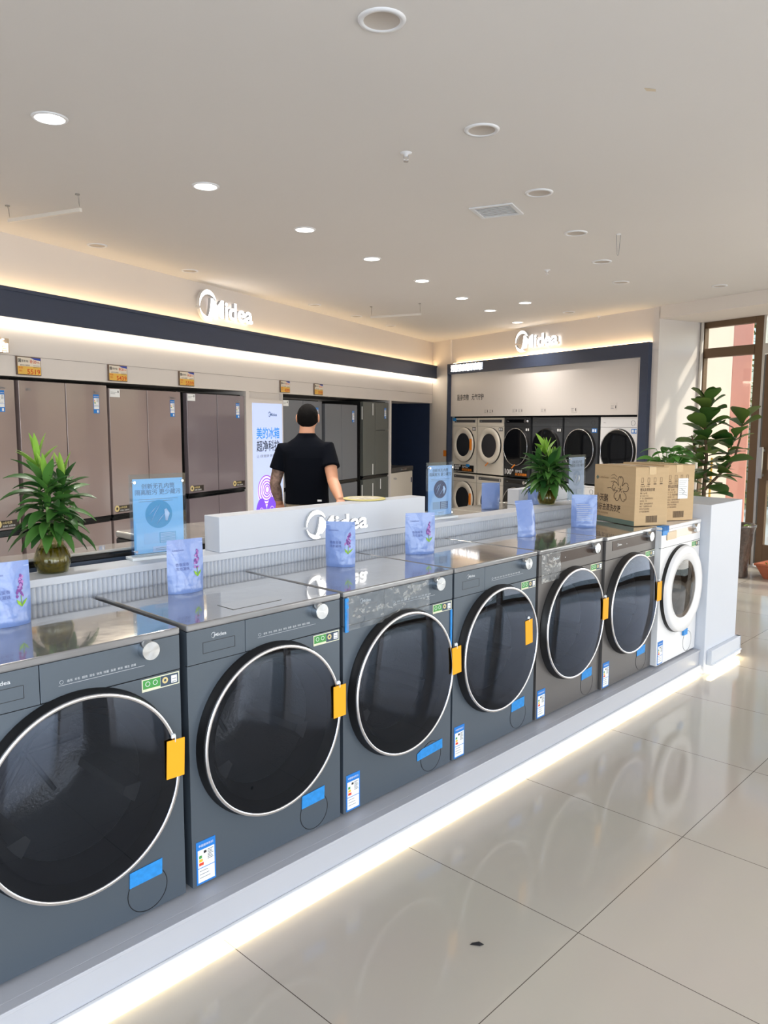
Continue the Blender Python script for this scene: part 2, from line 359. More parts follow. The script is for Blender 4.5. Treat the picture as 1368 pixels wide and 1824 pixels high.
MB().box(.13, .9, .028, .034, .25, 2.28).build('door_pane', M_CLEAR, r); MB().box(.03, 1.0, .03, .035, 2.5, 2.75).build('transom_pane', M_CLEAR, r)
mb = MB().box(.065, .095, -.03, .012, 1.02, 1.05).box(.065, .095, -.03, .012, 1.30, 1.33).box(.06, .10, -.045, -.025, 1.0, 1.35); mb.build('door_handle', M_ALU, r, .004)
o = MB().tube([(-6.355, .70, 0), (-6.355, .70, 2.81)], .018, 12, 0).build('conduit_pipe', mat('white_pvc', (225, 220, 212), .4)); inframe(o, 'R')
tag(o, 'white vertical pipe running up the left edge of the window', 'pipe')
# ------------------------------------------------------------------ outside
M_GROUND = mat('concrete_paving', (214, 198, 178), .9, var=.08, vs=1.2, bump=.2, bs=20)
g = MB().box(-4, 26, -6, 22, -.14, -.03).build('exterior_ground', M_GROUND); g.location = wv('R', -9, 9.2); g.rotation_euler = (0, 0, rz('R')); 
g.location = wv('R', -8, 0.9) ; g.data.clear_geometry() if False else None
bpy.data.objects.remove(g)
o = MB().box(-9, 12, .87, 16, -.14, -.03).build('ground_outside', M_GROUND); struct(inframe(o, 'R'))
o = MB().box(3.5, 5.75, 12.6, 12.9, -.03, 5.2).build('building_wall', mat('cream_render', (240, 222, 204), .85, var=.03, vs=3))
tag(o, 'cream rendered building wall outside, left of the salmon column', 'building wall')
mb = MB().box(-.125, .125, -.125, .125, 0, 4.9).box(-.14, .14, -.14, .14, -.03, .10)
o = mb.build('porch_column', mat('salmon_paint', (246, 172, 152), .8, var=.03, vs=4), bevel=.01); o.location = (5.03, 11.1, 0); o.rotation_euler = (0, 0, -.44)
tag(o, 'salmon pink square column standing outside the window', 'column')
# ------------------------------------------------------------------ leaves
def leaf(mb, base, dirv, L_, W_, droop=.5, fold=.15, seg=6, mi=0, shape='lance', twist=0.):
    d = Vector(dirv).normalized(); p = Vector(base); up = Vector((0, 0, 1)); side = d.cross(up)
    if side.length < .1: side = Vector((1, 0, 0))
    side.normalize(); side = Matrix.Rotation(twist, 3, d) @ side
    vs = []; fs = []; step = L_/seg
    for i in range(seg+1):
        t = i/seg
        if shape == 'lance': ww = W_*(math.sin(PI*min(1, t*.93+.05))**.8)*(1-.25*t)
        elif shape == 'fig': ww = W_*(.16+.84*math.sin(PI*(t**1.5)*.96+.03))*(1 if t < .98 else .35)
        else: ww = W_*max(0, math.sin(PI*(t*.96+.02)))**.6*(1.25-.75*t)
        nrm = side.cross(d).normalized()
        vs += [p - side*ww/2 + nrm*fold*ww, p + nrm*.0, p + side*ww/2 + nrm*fold*ww]
        p = p + d*step; d = (d + Vector((0, 0, -1))*droop/seg).normalized()
        side = (side - d*side.dot(d)).normalized()
    for i in range(seg):
        a = i*3; fs += [(a, a+1, a+4, a+3), (a+1, a+2, a+5, a+4)]
    mb.add(vs, fs, mi, True)
def leaf_mat(name, c1, c2, vs=3.):
    m = mat(name, c1, .45, var=.0, coat=.05); n = m.node_tree; b = n.nodes['Principled BSDF']
    g_ = n.nodes.new('ShaderNodeNewGeometry'); cr = n.nodes.new('ShaderNodeMix'); cr.data_type = 'RGBA'
    cr.inputs[6].default_value = rgb(*c1); cr.inputs[7].default_value = rgb(*c2); n.links.new(g_.outputs['Random Per Island'], cr.inputs[0]); n.links.new(cr.outputs[2], b.inputs['Base Color'])
    b.inputs['Subsurface Weight'].default_value = .0
    return m
M_LEAF = leaf_mat('dracaena_leaf', (34, 78, 34), (74, 122, 50)); M_LEAFY = leaf_mat('young_leaf', (118, 168, 50), (150, 190, 76))
M_FIG = leaf_mat('fig_leaf', (40, 84, 32), (112, 136, 62)); M_POTH = leaf_mat('pothos_leaf', (58, 118, 40), (104, 160, 70))
M_STEM = mat('green_stem', (96, 132, 60), .5); M_BARK = mat('bark', (104, 84, 64), .85, bump=.5, bs=60)
# hedge / trees seen through the glass
rnd = random.Random(5)
mb = MB()
for i in range(4600):
    x = rnd.uniform(6.4, 11.5); z = rnd.uniform(0, 5.6); y = 15.4 + .7*math.sin(x*2.1)+.4*math.sin(z*3+x)+rnd.uniform(-.35, .5)
    leaf(mb, (x, y, z), (rnd.uniform(-1, 1), rnd.uniform(-1, .2), rnd.uniform(-.4, .8)), rnd.uniform(.18, .34), .15, .5, .1, 2, 0, 'ov')
o = mb.build('hedge', leaf_mat('hedge_leaf', (120, 150, 60), (214, 216, 140)), fix=False)
tag(o, 'tall sunlit hedge of small leaves outside beyond the column', 'hedge')
mb = MB()
for x in (7.0, 8.6, 10.2): mb.tube([(x, 16, 0), (x+.1, 16.1, 1.6), (x, 16, 3.4)], [.09, .07, .04], 8)
mb.build('stems', M_BARK, o)

# ------------------------------------------------------------------ washing machines
def front_plate(mb, x0, x1, z0, z1, cx, cz, r, y, depth=.012, mi=0, n=64):
    """flat plate with a round hole"""
    inn = []; out = []
    for i in range(n):
        a = 2*PI*i/n; c, s_ = math.cos(a), math.sin(a); inn.append((cx+r*c, cz+r*s_))
        tx = ((x1-cx)/c if c > 0 else (x0-cx)/c) if abs(c) > 1e-9 else 1e9
        tz = ((z1-cz)/s_ if s_ > 0 else (z0-cz)/s_) if abs(s_) > 1e-9 else 1e9
        t = min(tx, tz); out.append((cx+t*c, cz+t*s_))
    for (X, Z) in ((x0, z0), (x1, z0), (x1, z1), (x0, z1)):
        j = min(range(n), key=lambda i: (out[i][0]-X)**2+(out[i][1]-Z)**2); out[j] = (X, Z)
    mb.strip(inn, out, y, y+depth, mi, mi, True)
def hook(o, x, z): return o
def washer(name, label, group, loc, rot, w_=.62, h=.85, d=.58, body=None, style='A', door='chrome', film=True, drum=True, glass=None,
           extras=(), tagpos=None, rdoor=.283, zc=.445, detail=True, cat='washing machine', logo_=True, zc_off=0.):
    t = thing(name, label, cat, loc, rot, group); X = w_/2; body = body or M_GREYW
    top = h-.022; band = h-.128
    # cabinet
    mb = MB().box(-X, X, .012, d, .012, top, 0, 'f'); rh = rdoor*.84
    front_plate(mb, -X, X, .012, band-.0015, 0, zc, rh if drum else .02, 0.)
    mb.box(-X, X, .0015, .012, band-.0015, band+.0015, 1)
    for fx in (-X+.05, X-.05):
        for fy in (.05, d-.05): mb.cyl((fx, fy, 0), .02, .012, 'z', 12, 1)
    mb.build('cabinet', [body, M_BLACKM], t, .003 if detail else 0, 2)
    # worktop
    mb = MB().box(-X-.001, X+.001, -.006, d, top, h, 0)
    mb.build('worktop', [M_FILM if film else body], t, .006, 3)
    # control panel
    mb = MB()
    if style == 'A':
        dx = -X+.213
        mb.box(dx+.0012, X, -.002, .012, band+.0015, top-.001, 0)
        mb.build('control_panel', body, t, .0015)
        dr = MB().box(-X, dx-.0012, -.002, .012, band+.0015, top-.001, 0)
        lx, rx, lz, hz = -X+.055, -X+.172, h-.100, h-.066
        for q in ((lx, rx, lz, lz+.0012), (lx, rx, hz, hz+.0012), (lx, lx+.0012, lz, hz), (rx, rx+.0012, lz, hz)): dr.box(q[0], q[1], -.0026, -.002, q[2], q[3], 1)
        logo(dr, -X+.094, h-.048, .019, -.0024, 0, 2, bold=.01)
        dr.build('detergent_drawer', [body, M_BLACK, M_INKW], t)
        ic = MB(); ic.ring(-X+.270, h-.082, .0045, .0052, -.0026, -.002, 16)
        sx = -X+.285
        for i, s_ in enumerate(('香氛', '羊毛', '超快', '混合', '快洗', '除菌', '童装', '单烘', '桶洁', '自编')): ic.text(s_, sx+i*.0205, h-.085, .0078, -.0024)
        ic.box(-X+.262, X-.115, -.0026, -.002, h-.0915, h-.0908); ic.build('status_icons', M_INKW, t)
    elif style == 'B':
        mb.box(-X, X, -.002, .012, band+.0015, top-.001, 0)
        mb.build('control_panel', body, t, .0015)
        st = MB().box(-X+.07, X-.03, -.0035, -.002, h-.082, h-.030, 0); logo(st, -X+.13, h-.055, .018, -.0042, 0, 1, bold=.012)
        st.cyl((-X+.235, -.004, h-.060), .0025, .001, 'y', 12, 1); st.build('display_strip', [M_STRIP, M_PAPER], t)
    elif style == 'C':   # white machine with gold strip
        mb.box(-X, X, -.002, .012, band+.0015, top-.001, 0); mb.build('control_panel', body, t, .0015)
        st = MB().box(-X+.07, X-.02, -.0035, -.002, h-.082, h-.034, 0); st.build('display_strip', M_STRIPG, t)
    elif style == 'D':   # narrow grey strip near the top
        mb.box(-X, X, -.002, .012, band+.0015, top-.001, 0); mb.build('control_panel', body, t)
        st = MB().box(-X+.045, X-.035, -.004, -.002, h-.072, h-.028, 0); st.text('Midea', -X+.07, h-.055, .016, -.0045, 0, 1); st.box(X-.075, X-.045, -.006, -.004, h-.068, h-.034, 2)
        st.build('display_strip', [M_STRIPD if body is M_CREAMW else M_BLACKG, M_INKW, M_CHROME], t)
    elif style == 'E':   # plain band with a round dial outline
        mb.box(-X, X, -.002, .012, band+.0015, top-.001, 0); mb.text('Midea', -X+.05, h-.075, .016, -.0026, 0, 1); mb.build('control_panel', [body, M_INKG], t)
    kz = h-.044; kx = X-.108
    if style in 'ABC':
        k = MB().cyl((kx, -.030, kz), .0272, .028, 'y', 48); k.lathe([(.0272, -.030), (.0262, -.0315)], (kx, 0, kz), 'y', 48); k.lathe([(.0262, -.0315), (0, -.0315)], (kx, 0, kz), 'y', 48, 0, False)
        k.build('knob', M_BRUSH, t)
        o = t.children[-1] if False else None
    elif style == 'D' and body is not M_CREAMW:
        MB().cyl((X-.09, -.03, kz-.004), .027, .027, 'y', 28).build('knob', M_CHROME, t)
    elif style == 'E':
        MB().ring(X-.085, h-.075, .030, .032, -.006, -.002, 32).build('knob', M_STRIPD if body is not M_WASHW else M_INKG, t)
    # door
    R_ = rdoor; m = MB()
    if door in ('chrome', 'black'):
        m.lathe([(R_+.007, 0), (R_+.007, -.005), (R_+.002, -.010), (R_+.001, -.032), (R_-.002, -.037), (R_-.012, -.037), (R_-.014, -.034), (R_*.86, -.02), (R_*.83, 0), (R_*.80, .03)], (0, 0, zc), 'y', 72, 0)
        dob = m.build('door', M_BLACK, t)
        if door == 'chrome':
            MB().lathe([(R_-.012, -.034), (R_-.012, -.0395), (R_-.010, -.041), (R_-.003, -.041), (R_-.001, -.039), (R_-.001, -.033)], (0, 0, zc), 'y', 96, 0).build('chrome_ring', M_CHROME, dob)
        gg = MB().lathe([(R_-.012, -.0385), (R_*.8, -.044), (R_*.5, -.049), (R_*.2, -.0518), (.0, -.052)], (0, 0, zc), 'y', 72, 0)
        gg.build('door_glass', glass or M_DOORG, dob)
        if drum:
            gk = MB().lathe([(R_*.83, -.02), (R_*.80, .0), (R_*.74, .05), (R_*.72, .06)], (0, 0, zc), 'y', 48, 0); gk.build('gasket', mat('grey_rubber', (70, 72, 76), .5), dob)
    else:  # white porthole door
        m.lathe([(R_+.004, 0), (R_+.004, -.012), (R_, -.02)], (0, 0, zc), 'y', 72, 1)
        m.lathe([(R_, -.018), (R_-.003, -.036), (R_*.95, -.042), (R_*.82, -.043), (R_*.69, -.036), (R_*.66, -.026), (R_*.62, .0)], (0, 0, zc), 'y', 72, 0)
        dob = m.build('door', [body, M_BLACK], t)
        MB().lathe([(R_*.665, -.030), (R_*.4, -.036), (.0, -.040)], (0, 0, zc), 'y', 48, 0).build('door_glass', glass or M_DOORG, dob)
        if drum: MB().lathe([(R_*.59, -.02), (R_*.57, .05)], (0, 0, zc), 'y', 48, 0).build('gasket', mat('grey_rubber', (70, 72, 76), .5), dob)
    if drum:
        q = MB(); rr = rh*.93
        q.lathe([(rh, .013), (rr, .03), (rr, .36), (rr*.9, .40), (.05, .385), (0, .38)], (0, 0, zc), 'y', 48, 0)
        for kk in range(3):
            a = PI/2+kk*2*PI/3+.4; T = Matrix.Translation((0, 0, zc)) @ Matrix.Rotation(a, 4, 'Y')
            q.T = T; q.prism([(-.035, rr), (.035, rr), (.012, rr-.06), (-.012, rr-.06)], .05, .34, 1); q.T = None
        for kk in range(6):
            a = kk*PI/3; q.tube([(0, .375, zc), (rr*.8*math.cos(a), .392, zc+rr*.8*math.sin(a))], .008, 6, 0)
        q.build('drum', [M_STEEL, mat('drum_lifter', (150, 154, 160), .4)], t)
    # lower right filter flap
    if detail:
        q = MB().ring(X-.127, .080, .0625, .0645, -.0012, .0, 40, 1); q.cyl((X-.127, -.0006, .080), .0622, .001, 'y', 40, 0); q.build('filter_flap', [body, M_BLACK], t)
        if 'tape' in extras: MB().prism([(X-.185, .108), (X-.08, .112), (X-.078, .160), (X-.183, .154)], -.003, -.0015).build('tape', M_TAPE, t)
        if 'longtape' in extras: MB().prism([(X-.215, .085), (X-.055, .095), (X-.056, .135), (X-.185, .128), (X-.215, .115)], -.003, -.0015).build('tape', M_TAPE, t)
        # green approval sticker
        q = MB(); x0, z0 = X-.125, h-.170
        q.box(x0, x0+.121, -.0022, -.0004, z0, z0+.037, 0); q.box(x0+.003, x0+.058, -.0026, -.0022, z0+.008, z0+.034, 1); q.box(x0+.059, x0+.118, -.0026, -.0022, z0+.003, z0+.034, 2)
        q.ring(x0+.074, z0+.02, .004, .0095, -.003, -.0026, 20, 3); q.box(x0+.094, x0+.113, -.003, -.0026, z0+.007, z0+.029, 4); q.ring(x0+.018, z0+.022, .006, .0075, -.003, -.0026, 20, 4); q.ring(x0+.042, z0+.022, .006, .0075, -.003, -.0026, 20, 4)
        q.box(x0+.097, x0+.110, -.0034, -.003, z0+.010, z0+.0115, 2); q.box(x0+.097, x0+.110, -.0034, -.003, z0+.018, z0+.0195, 2)
        q.build('approval_sticker', [M_CREAM, M_GREEN, mat('sticker_slate', (54, 72, 92), .4), M_GOLD, M_PAPER], t)
    if 'label' in extras:
        q = MB(); x0, z0 = -X+.014, .016
        q.box(x0, x0+.070, -.0018, 0, z0, z0+.140, 0); q.box(x0+.005, x0+.065, -.0024, -.0018, z0+.006, z0+.112, 1)
        q.text('中国能效标识', x0+.035, z0+.122, .009, -.0025, 0, 1, align='c')
        for i, c in enumerate((2, 3, 4)): q.box(x0+.009, x0+.019+.003*i, -.003, -.0024, z0+.085-.012*i, z0+.094-.012*i, c)
        q.box(x0+.026, x0+.036, -.003, -.0024, z0+.098, z0+.106, 5)
        for i in range(7): q.box(x0+.04, x0+.061-.003*(i % 3), -.003, -.0024, z0+.075+.005*i, z0+.0765+.005*i, 5)
        q.box(x0+.005, x0+.065, -.003, -.0024, z0+.052, z0+.054, 0)
        for i in range(3): q.box(x0+.010, x0+.04+.004*i, -.003, -.0024, z0+.042-.011*i, z0+.0435-.011*i, 6)
        q.build('energy_label', [M_LBLUE, M_PAPER, M_GREEN, M_YEL, M_RED, M_INK, M_INKG], t)
    if tagpos:
        tx, tz, rr = tagpos; q = MB(); q.T = Matrix.Translation((tx, -.0475, tz)) @ Matrix.Rotation(rr, 4, 'Y')
        q.box(-.029, .029, -.0012, .0012, -.057, .057, 0); q.T = None
        q.tube([(tx, -.0485, tz+.05), (tx, -.050, tz+.07), (tx-.004, -.046, tz+.075)], .0016, 6, 1)
        q.box(tx-.010, tx+.002, -.047, -.042, tz+.062, tz+.073, 1); q.build('hang_tag', [M_ORANGE, M_PAPER], t)
    return t
WB = .158
SP = .637
seams = [1.2225-.637+i*SP for i in range(8)]
WG = 'washing machines in the front display row'
row = [
 dict(label='slate grey washing machine at the near left end of the row, cut by the frame', u=.895, v=0, tagpos=(.262, .475, .04), extras=('tape',)),
 dict(label='slate grey washing machine second from the left, behind the upright pouch beside the acrylic stand', u=1.545, v=0, tagpos=(.268, .475, 0), extras=('tape', 'label')),
 dict(label='slate grey washing machine with crinkled clear film over its control panel and long blue tape', u=2.186, v=0, tagpos=(.290, .475, -.04), extras=('longtape', 'label')),
 dict(label='slate grey washing machine fourth in the row, its orange card hanging inside the door glass', u=2.823, v=0, tagpos=(.19, .49, -.06), extras=('tape', 'label')),
 dict(label='grey washing machine with bronze display strip and clear film taped over its logo', u=3.461, v=-.005, w=.622, tagpos=(.276, .475, 0), extras=('tape', 'label'), style='B', body=M_GREYW2),
 dict(label='grey washing machine with uncovered bronze display strip, under the cartons', u=4.0765, v=-.02, w=.600, tagpos=(.282, .475, 0), extras=('tape', 'label'), style='B', body=M_GREYW2),
]
wobj = []
for i, r_ in enumerate(row):
    wobj.append(washer('washing_machine', r_['label'], WG, wv('W', r_['u'], r_['v'], WB), rz('W'), r_.get('w', .625), extras=r_['extras'], tagpos=r_['tagpos'], style=r_.get('style', 'A'), body=r_.get('body')))
w7 = washer('washing_machine', 'white washing machine with gold display strip and white round door, last before the white pillar', WG, wv('W', 4.666, -.055, WB), rz('W'), .572, body=M_WASHW, style='C', door='white', extras=('label',), glass=glassy('pale_door_glass', (170, 160, 150), .02, 1.6), film=False, rdoor=.268)
# film and tape on single machines
q = MB(); n_ = 26
rn = random.Random(3)
vs = [(-.30+.455*i/n_, -.006-.005*rn.random(), .705+.125*j/6) for j in range(7) for i in range(n_+1)]
q.add(vs, [(j*(n_+1)+i, j*(n_+1)+i+1, (j+1)*(n_+1)+i+1, (j+1)*(n_+1)+i) for j in range(6) for i in range(n_)], 0, True)
q.build('plastic_film', M_CFILM, wobj[2]); MB().box(-.306, -.290, -.0075, -.003, .70, .825).build('tape', M_TAPE, wobj[2])
MB().box(.300, .3115, -.004, -.001, .46, .68).build('edge_tape', M_TAPE, wobj[2])
q = MB(); n_ = 10; vs = [(-.30+.17*i/n_, -.007-.006*rn.random(), .69+.14*j/6) for j in range(7) for i in range(n_+1)]
q.add(vs, [(j*(n_+1)+i, j*(n_+1)+i+1, (j+1)*(n_+1)+i+1, (j+1)*(n_+1)+i) for j in range(6) for i in range(n_)], 0, True); q.build('plastic_film', M_CFILM, wobj[4])
MB().box(-.2855, -.20, -.008, .03, .825, .853).box(-.2855, -.20, -.008, -.004, .800, .853).build('tape', M_TAPE, w7)
MB().box(.075, .135, -.012, -.002, .13, .168).build('door_tape', M_TAPE, w7)
q = MB().box(-.22, -.09, -.009, -.004, .765, .812); q.build('film_scrap', mat('beige_film', (206, 184, 150), .3), w7)

# instruction sheets lying under the film on two worktops
MB().box(-.10, .10, .06, .15, .8505, .8515).build('instruction_sheet', mat('faint_print', (140, 140, 140), .15, coat=1.), wobj[1])
# ------------------------------------------------------------------ island: plinth, divider, end pillar, sign box
t = thing('display_plinth', 'long low white plinth glowing underneath along the washing machine row', 'plinth', wv('W', 0, 0, 0), rz('W'))
mb = MB().box(-1.2, 4.955, -.088, 1.75, .05, WB-.004).box(-1.2, 4.955, -.095, -.06, WB-.012, WB)
mb.box(-1.2, 4.955, -.06, 1.75, WB-.004, WB-.0002); mb.box(-1.2, 4.955, -.05, 1.7, .0, .05)
mb.build('platform', M_PLINTH, t, .003)
MB().box(-1.2, 4.955, -.104, -.088, .030, .060).build('edge_moulding', M_WHITEGL, t, .004, 3)
MB().box(-1.2, 4.955, -.086, -.064, .030, .0495).build('light_strip', M_LEDF, t)
t = thing('display_divider', 'long white divider with fluted front and flat ledge behind the washing machines', 'counter', wv('W', 0, 0, 0), rz('W'))
mb = MB().box(-1.2, 4.95, .625, .74, WB, 1.0605)
mb.build('core', M_WHITEMAT, t)
I = []; O = []
mb = MB(); u = -1.2; pts = []
while u < 4.94:
    for a in range(7): pts.append((u+.018*a/6, .626-.0115*math.sin(PI*a/6)))
    u += .018
n_ = len(pts); vs = [(p[0], p[1], .98) for p in pts]+[(p[0], p[1], 1.0605) for p in pts]
mb.add(vs, [(i, i+1, n_+i+1, n_+i) for i in range(n_-1)], 0, True); mb.build('fluted_panel', M_WHITEMAT, t, fix=False)
MB().box(-1.2, 4.955, .605, .745, 1.0605, 1.087).build('ledge', M_WHITEMAT, t, .002)
t = thing('counter_sign_box', 'long white box carrying the glowing logo, standing on the ledge of the divider', 'sign', wv('W', 0, 0, 1.0872), rz('W'))
MB().box(1.78, 3.045, .62, .725, 0, .145).build('box', M_WHITEMAT, t, .0025)
logo(MB(), 2.285, .069, .130, .6185, .014, 0, 1, bold=.018).build('logo_letters', [M_SIGNI, M_SIGNS], t)
t = thing('end_pillar', 'white block pillar closing the right end of the washing machine row', 'pillar', wv('W', 0, 0, 0), rz('W'))
MB().box(4.958, 5.50, -.118, .40, .05, 1.10).box(4.958, 5.0, -.118, .0, .0, .05).box(5.02, 5.45, -.08, .38, 0, .05).build('body', M_WHITEMAT, t, .003)
MB().box(5.0, 5.53, -.150, -.118, .055, .150).box(5.0, 5.53, -.158, -.118, .048, .062).box(5.50, 5.53, -.15, .40, .055, .150).build('base_board', M_WHITEMAT, t, .004)
MB().box(5.005, 5.52, -.150, -.125, .030, .0475).build('light_strip', M_LEDF, t)

# machines on the rear side of the island, fronts facing away
RG = 'machines on the rear side of the island'
def rear(u0, u1, v0, v1, z0, z1, label, mt, mtop, console=False):
    t = thing('washing_machine', label, 'washing machine', wv('W', (u0+u1)/2, (v0+v1)/2, z0), rz('W'), RG)
    a = (u1-u0)/2; b = (v1-v0)/2; H = z1-z0
    if console:
        MB().box(-a, a, -b, b, 0, H-.14).build('cabinet', mt, t, .01)
        MB().prism([(-a, H-.14), (a, H-.14), (a, H-.015), (-a, H-.015)], -b, -b+.13).build('rear_console', mt, t, .006)
        MB().box(-a-.002, a+.002, -b-.004, -b+.135, H-.035, H-.012).build('console_edge', M_BLACKG, t, .006)
        MB().box(-a, a, -b, -b+.13, H-.012, H).build('console_top', mtop, t, .006, 3)
        MB().box(-a+.02, a-.02, -b+.14, b-.01, H-.14, H-.125).build('lid', M_BLACKG, t, .006)
        q = MB().box(.07, .20, -b-.002, -b, H-.105, H-.065, 0)
        for i in range(3): q.box(.08, .19, -b-.003, -b-.002, H-.097+.010*i, H-.094+.010*i, 1)
        q.build('rating_label', [M_PAPER, M_INKG], t); MB().tube([(.03, -b-.006, H-.14), (.035, -b-.02, H-.11), (.06, -b-.012, H-.10), (.07, -b-.006, H-.14)], .005, 8).build('power_cord', M_BLACK, t)
    else:
        MB().box(-a, a, -b, b, 0, H-.03).build('cabinet', mt, t, .01); MB().box(-a, a, -b, b, H-.03, H).build('worktop', mtop, t, .008, 3)
        MB().lathe([(.24, 0), (.24, .03), (.22, .04), (0, .05)], (0, b, H*.5), 'y', 36).build('door', M_BLACK, t)
M_SLATE = mat('slate_blue_plastic', (66, 78, 96), .4)
rear(.33, .985, .80, 1.42, WB, 1.125, 'dark top loading washing machine behind the vase at the left, its rear console toward us', M_SLATE, M_FILM2, True)
rear(.99, 1.655, .80, 1.42, WB, 1.125, 'dark top loading washing machine between the left vase and the acrylic stand, seen from behind', M_SLATE, M_FILM2, True)
rear(1.66, 2.34, .80, 1.25, WB, 1.128, 'dark machine with film covered top between the acrylic stand and the logo box', M_BLACK, M_FILM2)
for i, u in enumerate((2.37, 3.0, 3.63, 4.26, 4.89)):
    rear(u, u+.615, .80, 1.46, WB, 1.010, ['dark machine with flat film covered top hidden behind the glowing logo box', 'dark machine with flat top behind the right end of the logo box', 'pale topped machine behind the ledge, right of the blue acrylic stand',
         'machine with flat top behind the ledge below the distant pouch', 'machine with flat top at the far end of the rear side, behind the cartons'][i], M_GREYW if i < 2 else M_WASHW, mat('pale_film_top', (176, 172, 162), .12, coat=1., bump=.12, bs=5) if i > 1 else M_FILM)
o = MB().box(4.80, 5.50, 1.22, 1.32, 1.0105, 1.125).build('sign_box', M_WHITEMAT, bevel=.002); inframe(o, 'W')
tag(o, 'plain white box standing on the rear machines behind the right vase', 'sign')

# ------------------------------------------------------------------ pouches
M_POUCH = mat('pouch_blue', (122, 148, 208), .28, coat=.5, bump=.7, bs=18)
M_POUCH2 = mat('pouch_far', (150, 170, 222), .32, coat=.3, bump=.35, bs=22)
M_PURP = mat('lavender_print', (124, 70, 150), .5); M_PURP2 = mat('lavender_print_pale', (178, 130, 196), .5); M_LG = mat('leaf_print', (140, 190, 50), .5); M_PTXT = mat('pouch_text', (92, 108, 168), .5)
def pouch(label, u, v, z, extra, w_=.135, h=.19, flip=False, bend=0., group='detergent pouches along the island'):
    t = thing('detergent_pouch', label, 'pouch', wv('W', u, v, z), rz('W')+extra, group)
    nx, nz = 14, 14; mb = MB()
    def prof(tz):  # half depth
        return .030*(1-tz)**.8*(.35+.65*min(1, (1-tz)*1.6)) + .0012
    def pos(a, tz, s_):
        x = w_/2*a*(1+.03*math.sin(tz*3)+ .05*(tz > .9)*(tz-.9)); dd = prof(tz)*(max(0, 1-a*a)**.5 if tz < .12 else max(0, 1-abs(a)**2.6))
        if tz < .10: dd = .034*(max(0, 1-a*a)**.5)*(.8+.2*tz/.1)
        wr = .0015*math.sin(a*7+tz*9)*(1-tz)
        return Vector((x + .012*bend*tz, -s_*(dd+wr*(abs(a) < .95)) + bend*.05*tz*tz, h*tz))
    for s_ in (1, -1):
        vs = [pos(-1+2*i/nx, j/nz, s_) for j in range(nz+1) for i in range(nx+1)]
        mb.add(vs, [(j*(nx+1)+i, j*(nx+1)+i+1, (j+1)*(nx+1)+i+1, (j+1)*(nx+1)+i) for j in range(nz) for i in range(nx)], 0, True)
    vs = [pos(-1+2*i/nx, 0, 1) for i in range(nx+1)]+[pos(-1+2*i/nx, 0, -1) for i in range(nx+1)]
    mb.add(vs, [(i, i+1, nx+2+i, nx+1+i) for i in range(nx)], 0)
    mb.box(-w_/2, w_/2, -.0015+bend*.05*.84, .0015+bend*.05*.84, h*.915, h*.925, 1)
    b = mb.build('pouch_body', [M_POUCH, mat('zip_line', (176, 194, 232), .4)], t)
    if flip: return t
    q = MB(); rn = random.Random(int(u*100))
    def on(x, z_, off=.0012):
        a = max(-.97, min(.97, x/(w_/2))); p = pos(a, z_/h, 1); return Vector((p.x, p.y-off, p.z))
    for i in range(34):   # lavender spike
        zz = rn.uniform(.085, .148); xx = .036+rn.uniform(-.010, .010)*(1.15-(zz-.085)/.07)+(zz-.11)*.18; r0 = rn.uniform(.0022, .0042)
        c = on(xx, zz, .002); q.add([c+Vector((r0*math.cos(k*PI/3), 0, r0*1.5*math.sin(k*PI/3))) for k in range(6)], [tuple(range(6))], 0 if i % 3 else 1)
    for sx, L2 in ((-1, .018), (1, .024)):
        c = [on(.036, .055, .002), on(.036+sx*.5*L2-.002, .064, .002), on(.036+sx*L2*.8, .078, .002), on(.036+sx*.2*L2, .070, .002)]; q.add(c, [(0, 1, 2, 3)], 2)
    q.tube([on(.036, .055, .002), on(.036, .088, .002)], .001, 5, 2)
    ft = MB(); ft.text('香氛留香', -.042, .098, .0125, 0, 0, 0); ft.text('洗衣凝珠', -.042, .083, .0125, 0, 0, 0); ft.text('LittleSwan', -.048, .150, .010, 0, 0, 0)
    q.build('flower_print', [M_PURP, M_PURP2, M_LG, M_PTXT], t, fix=False)
    q = MB(); q.add([on(p.x, p.z, .0016) for p in ft.v], ft.f, 0); q.build('text_print', M_PTXT, t, fix=False)
    return t
ZT = WB+.8503
pouch('blue lavender pouch at the left edge, cut by the frame', .862, .375, ZT, -.05)
pouch('blue lavender pouch on the second machine, below the acrylic stand', 1.484, .40, ZT, -.10)
pouch('blue lavender pouch standing in front of the glowing logo', 2.215, .375, ZT, -.98, .125)
pouch('blue lavender pouch to the right of the logo, on the fourth machine', 2.690, .345, ZT, -.5, .142)
pouch('narrow blue pouch seen edge on, with its top bent over', 3.505, .30, ZT, -.22, .125, flip=True, bend=.8)
pouch('blue pouch showing its plain text side, beside the cartons', 4.055, .27, ZT, -.95, .142, flip=True)
pouch('distant blue pouch behind the ledge, left of the right vase', 4.42, 1.20, 1.0115, -.75, .125, .185, flip=True, bend=.4)
pouch('distant grey blue pouch half hidden by the right vase plant', 4.86, 1.10, 1.0115, -.9, .135, .19, flip=True)
# plain text lines on the rear sides
for o_ in [o_ for o_ in bpy.data.objects if o_.name.startswith('detergent_pouch') and len(o_.children) == 1][1:2]:
    q = MB()
    for i in range(9): q.box(-.045, .045-.012*(i % 3), -.034+.0021*i, -.033+.0021*i, .045+.011*i, .047+.011*i)
    q.build('pouch_print', M_INKW, o_)

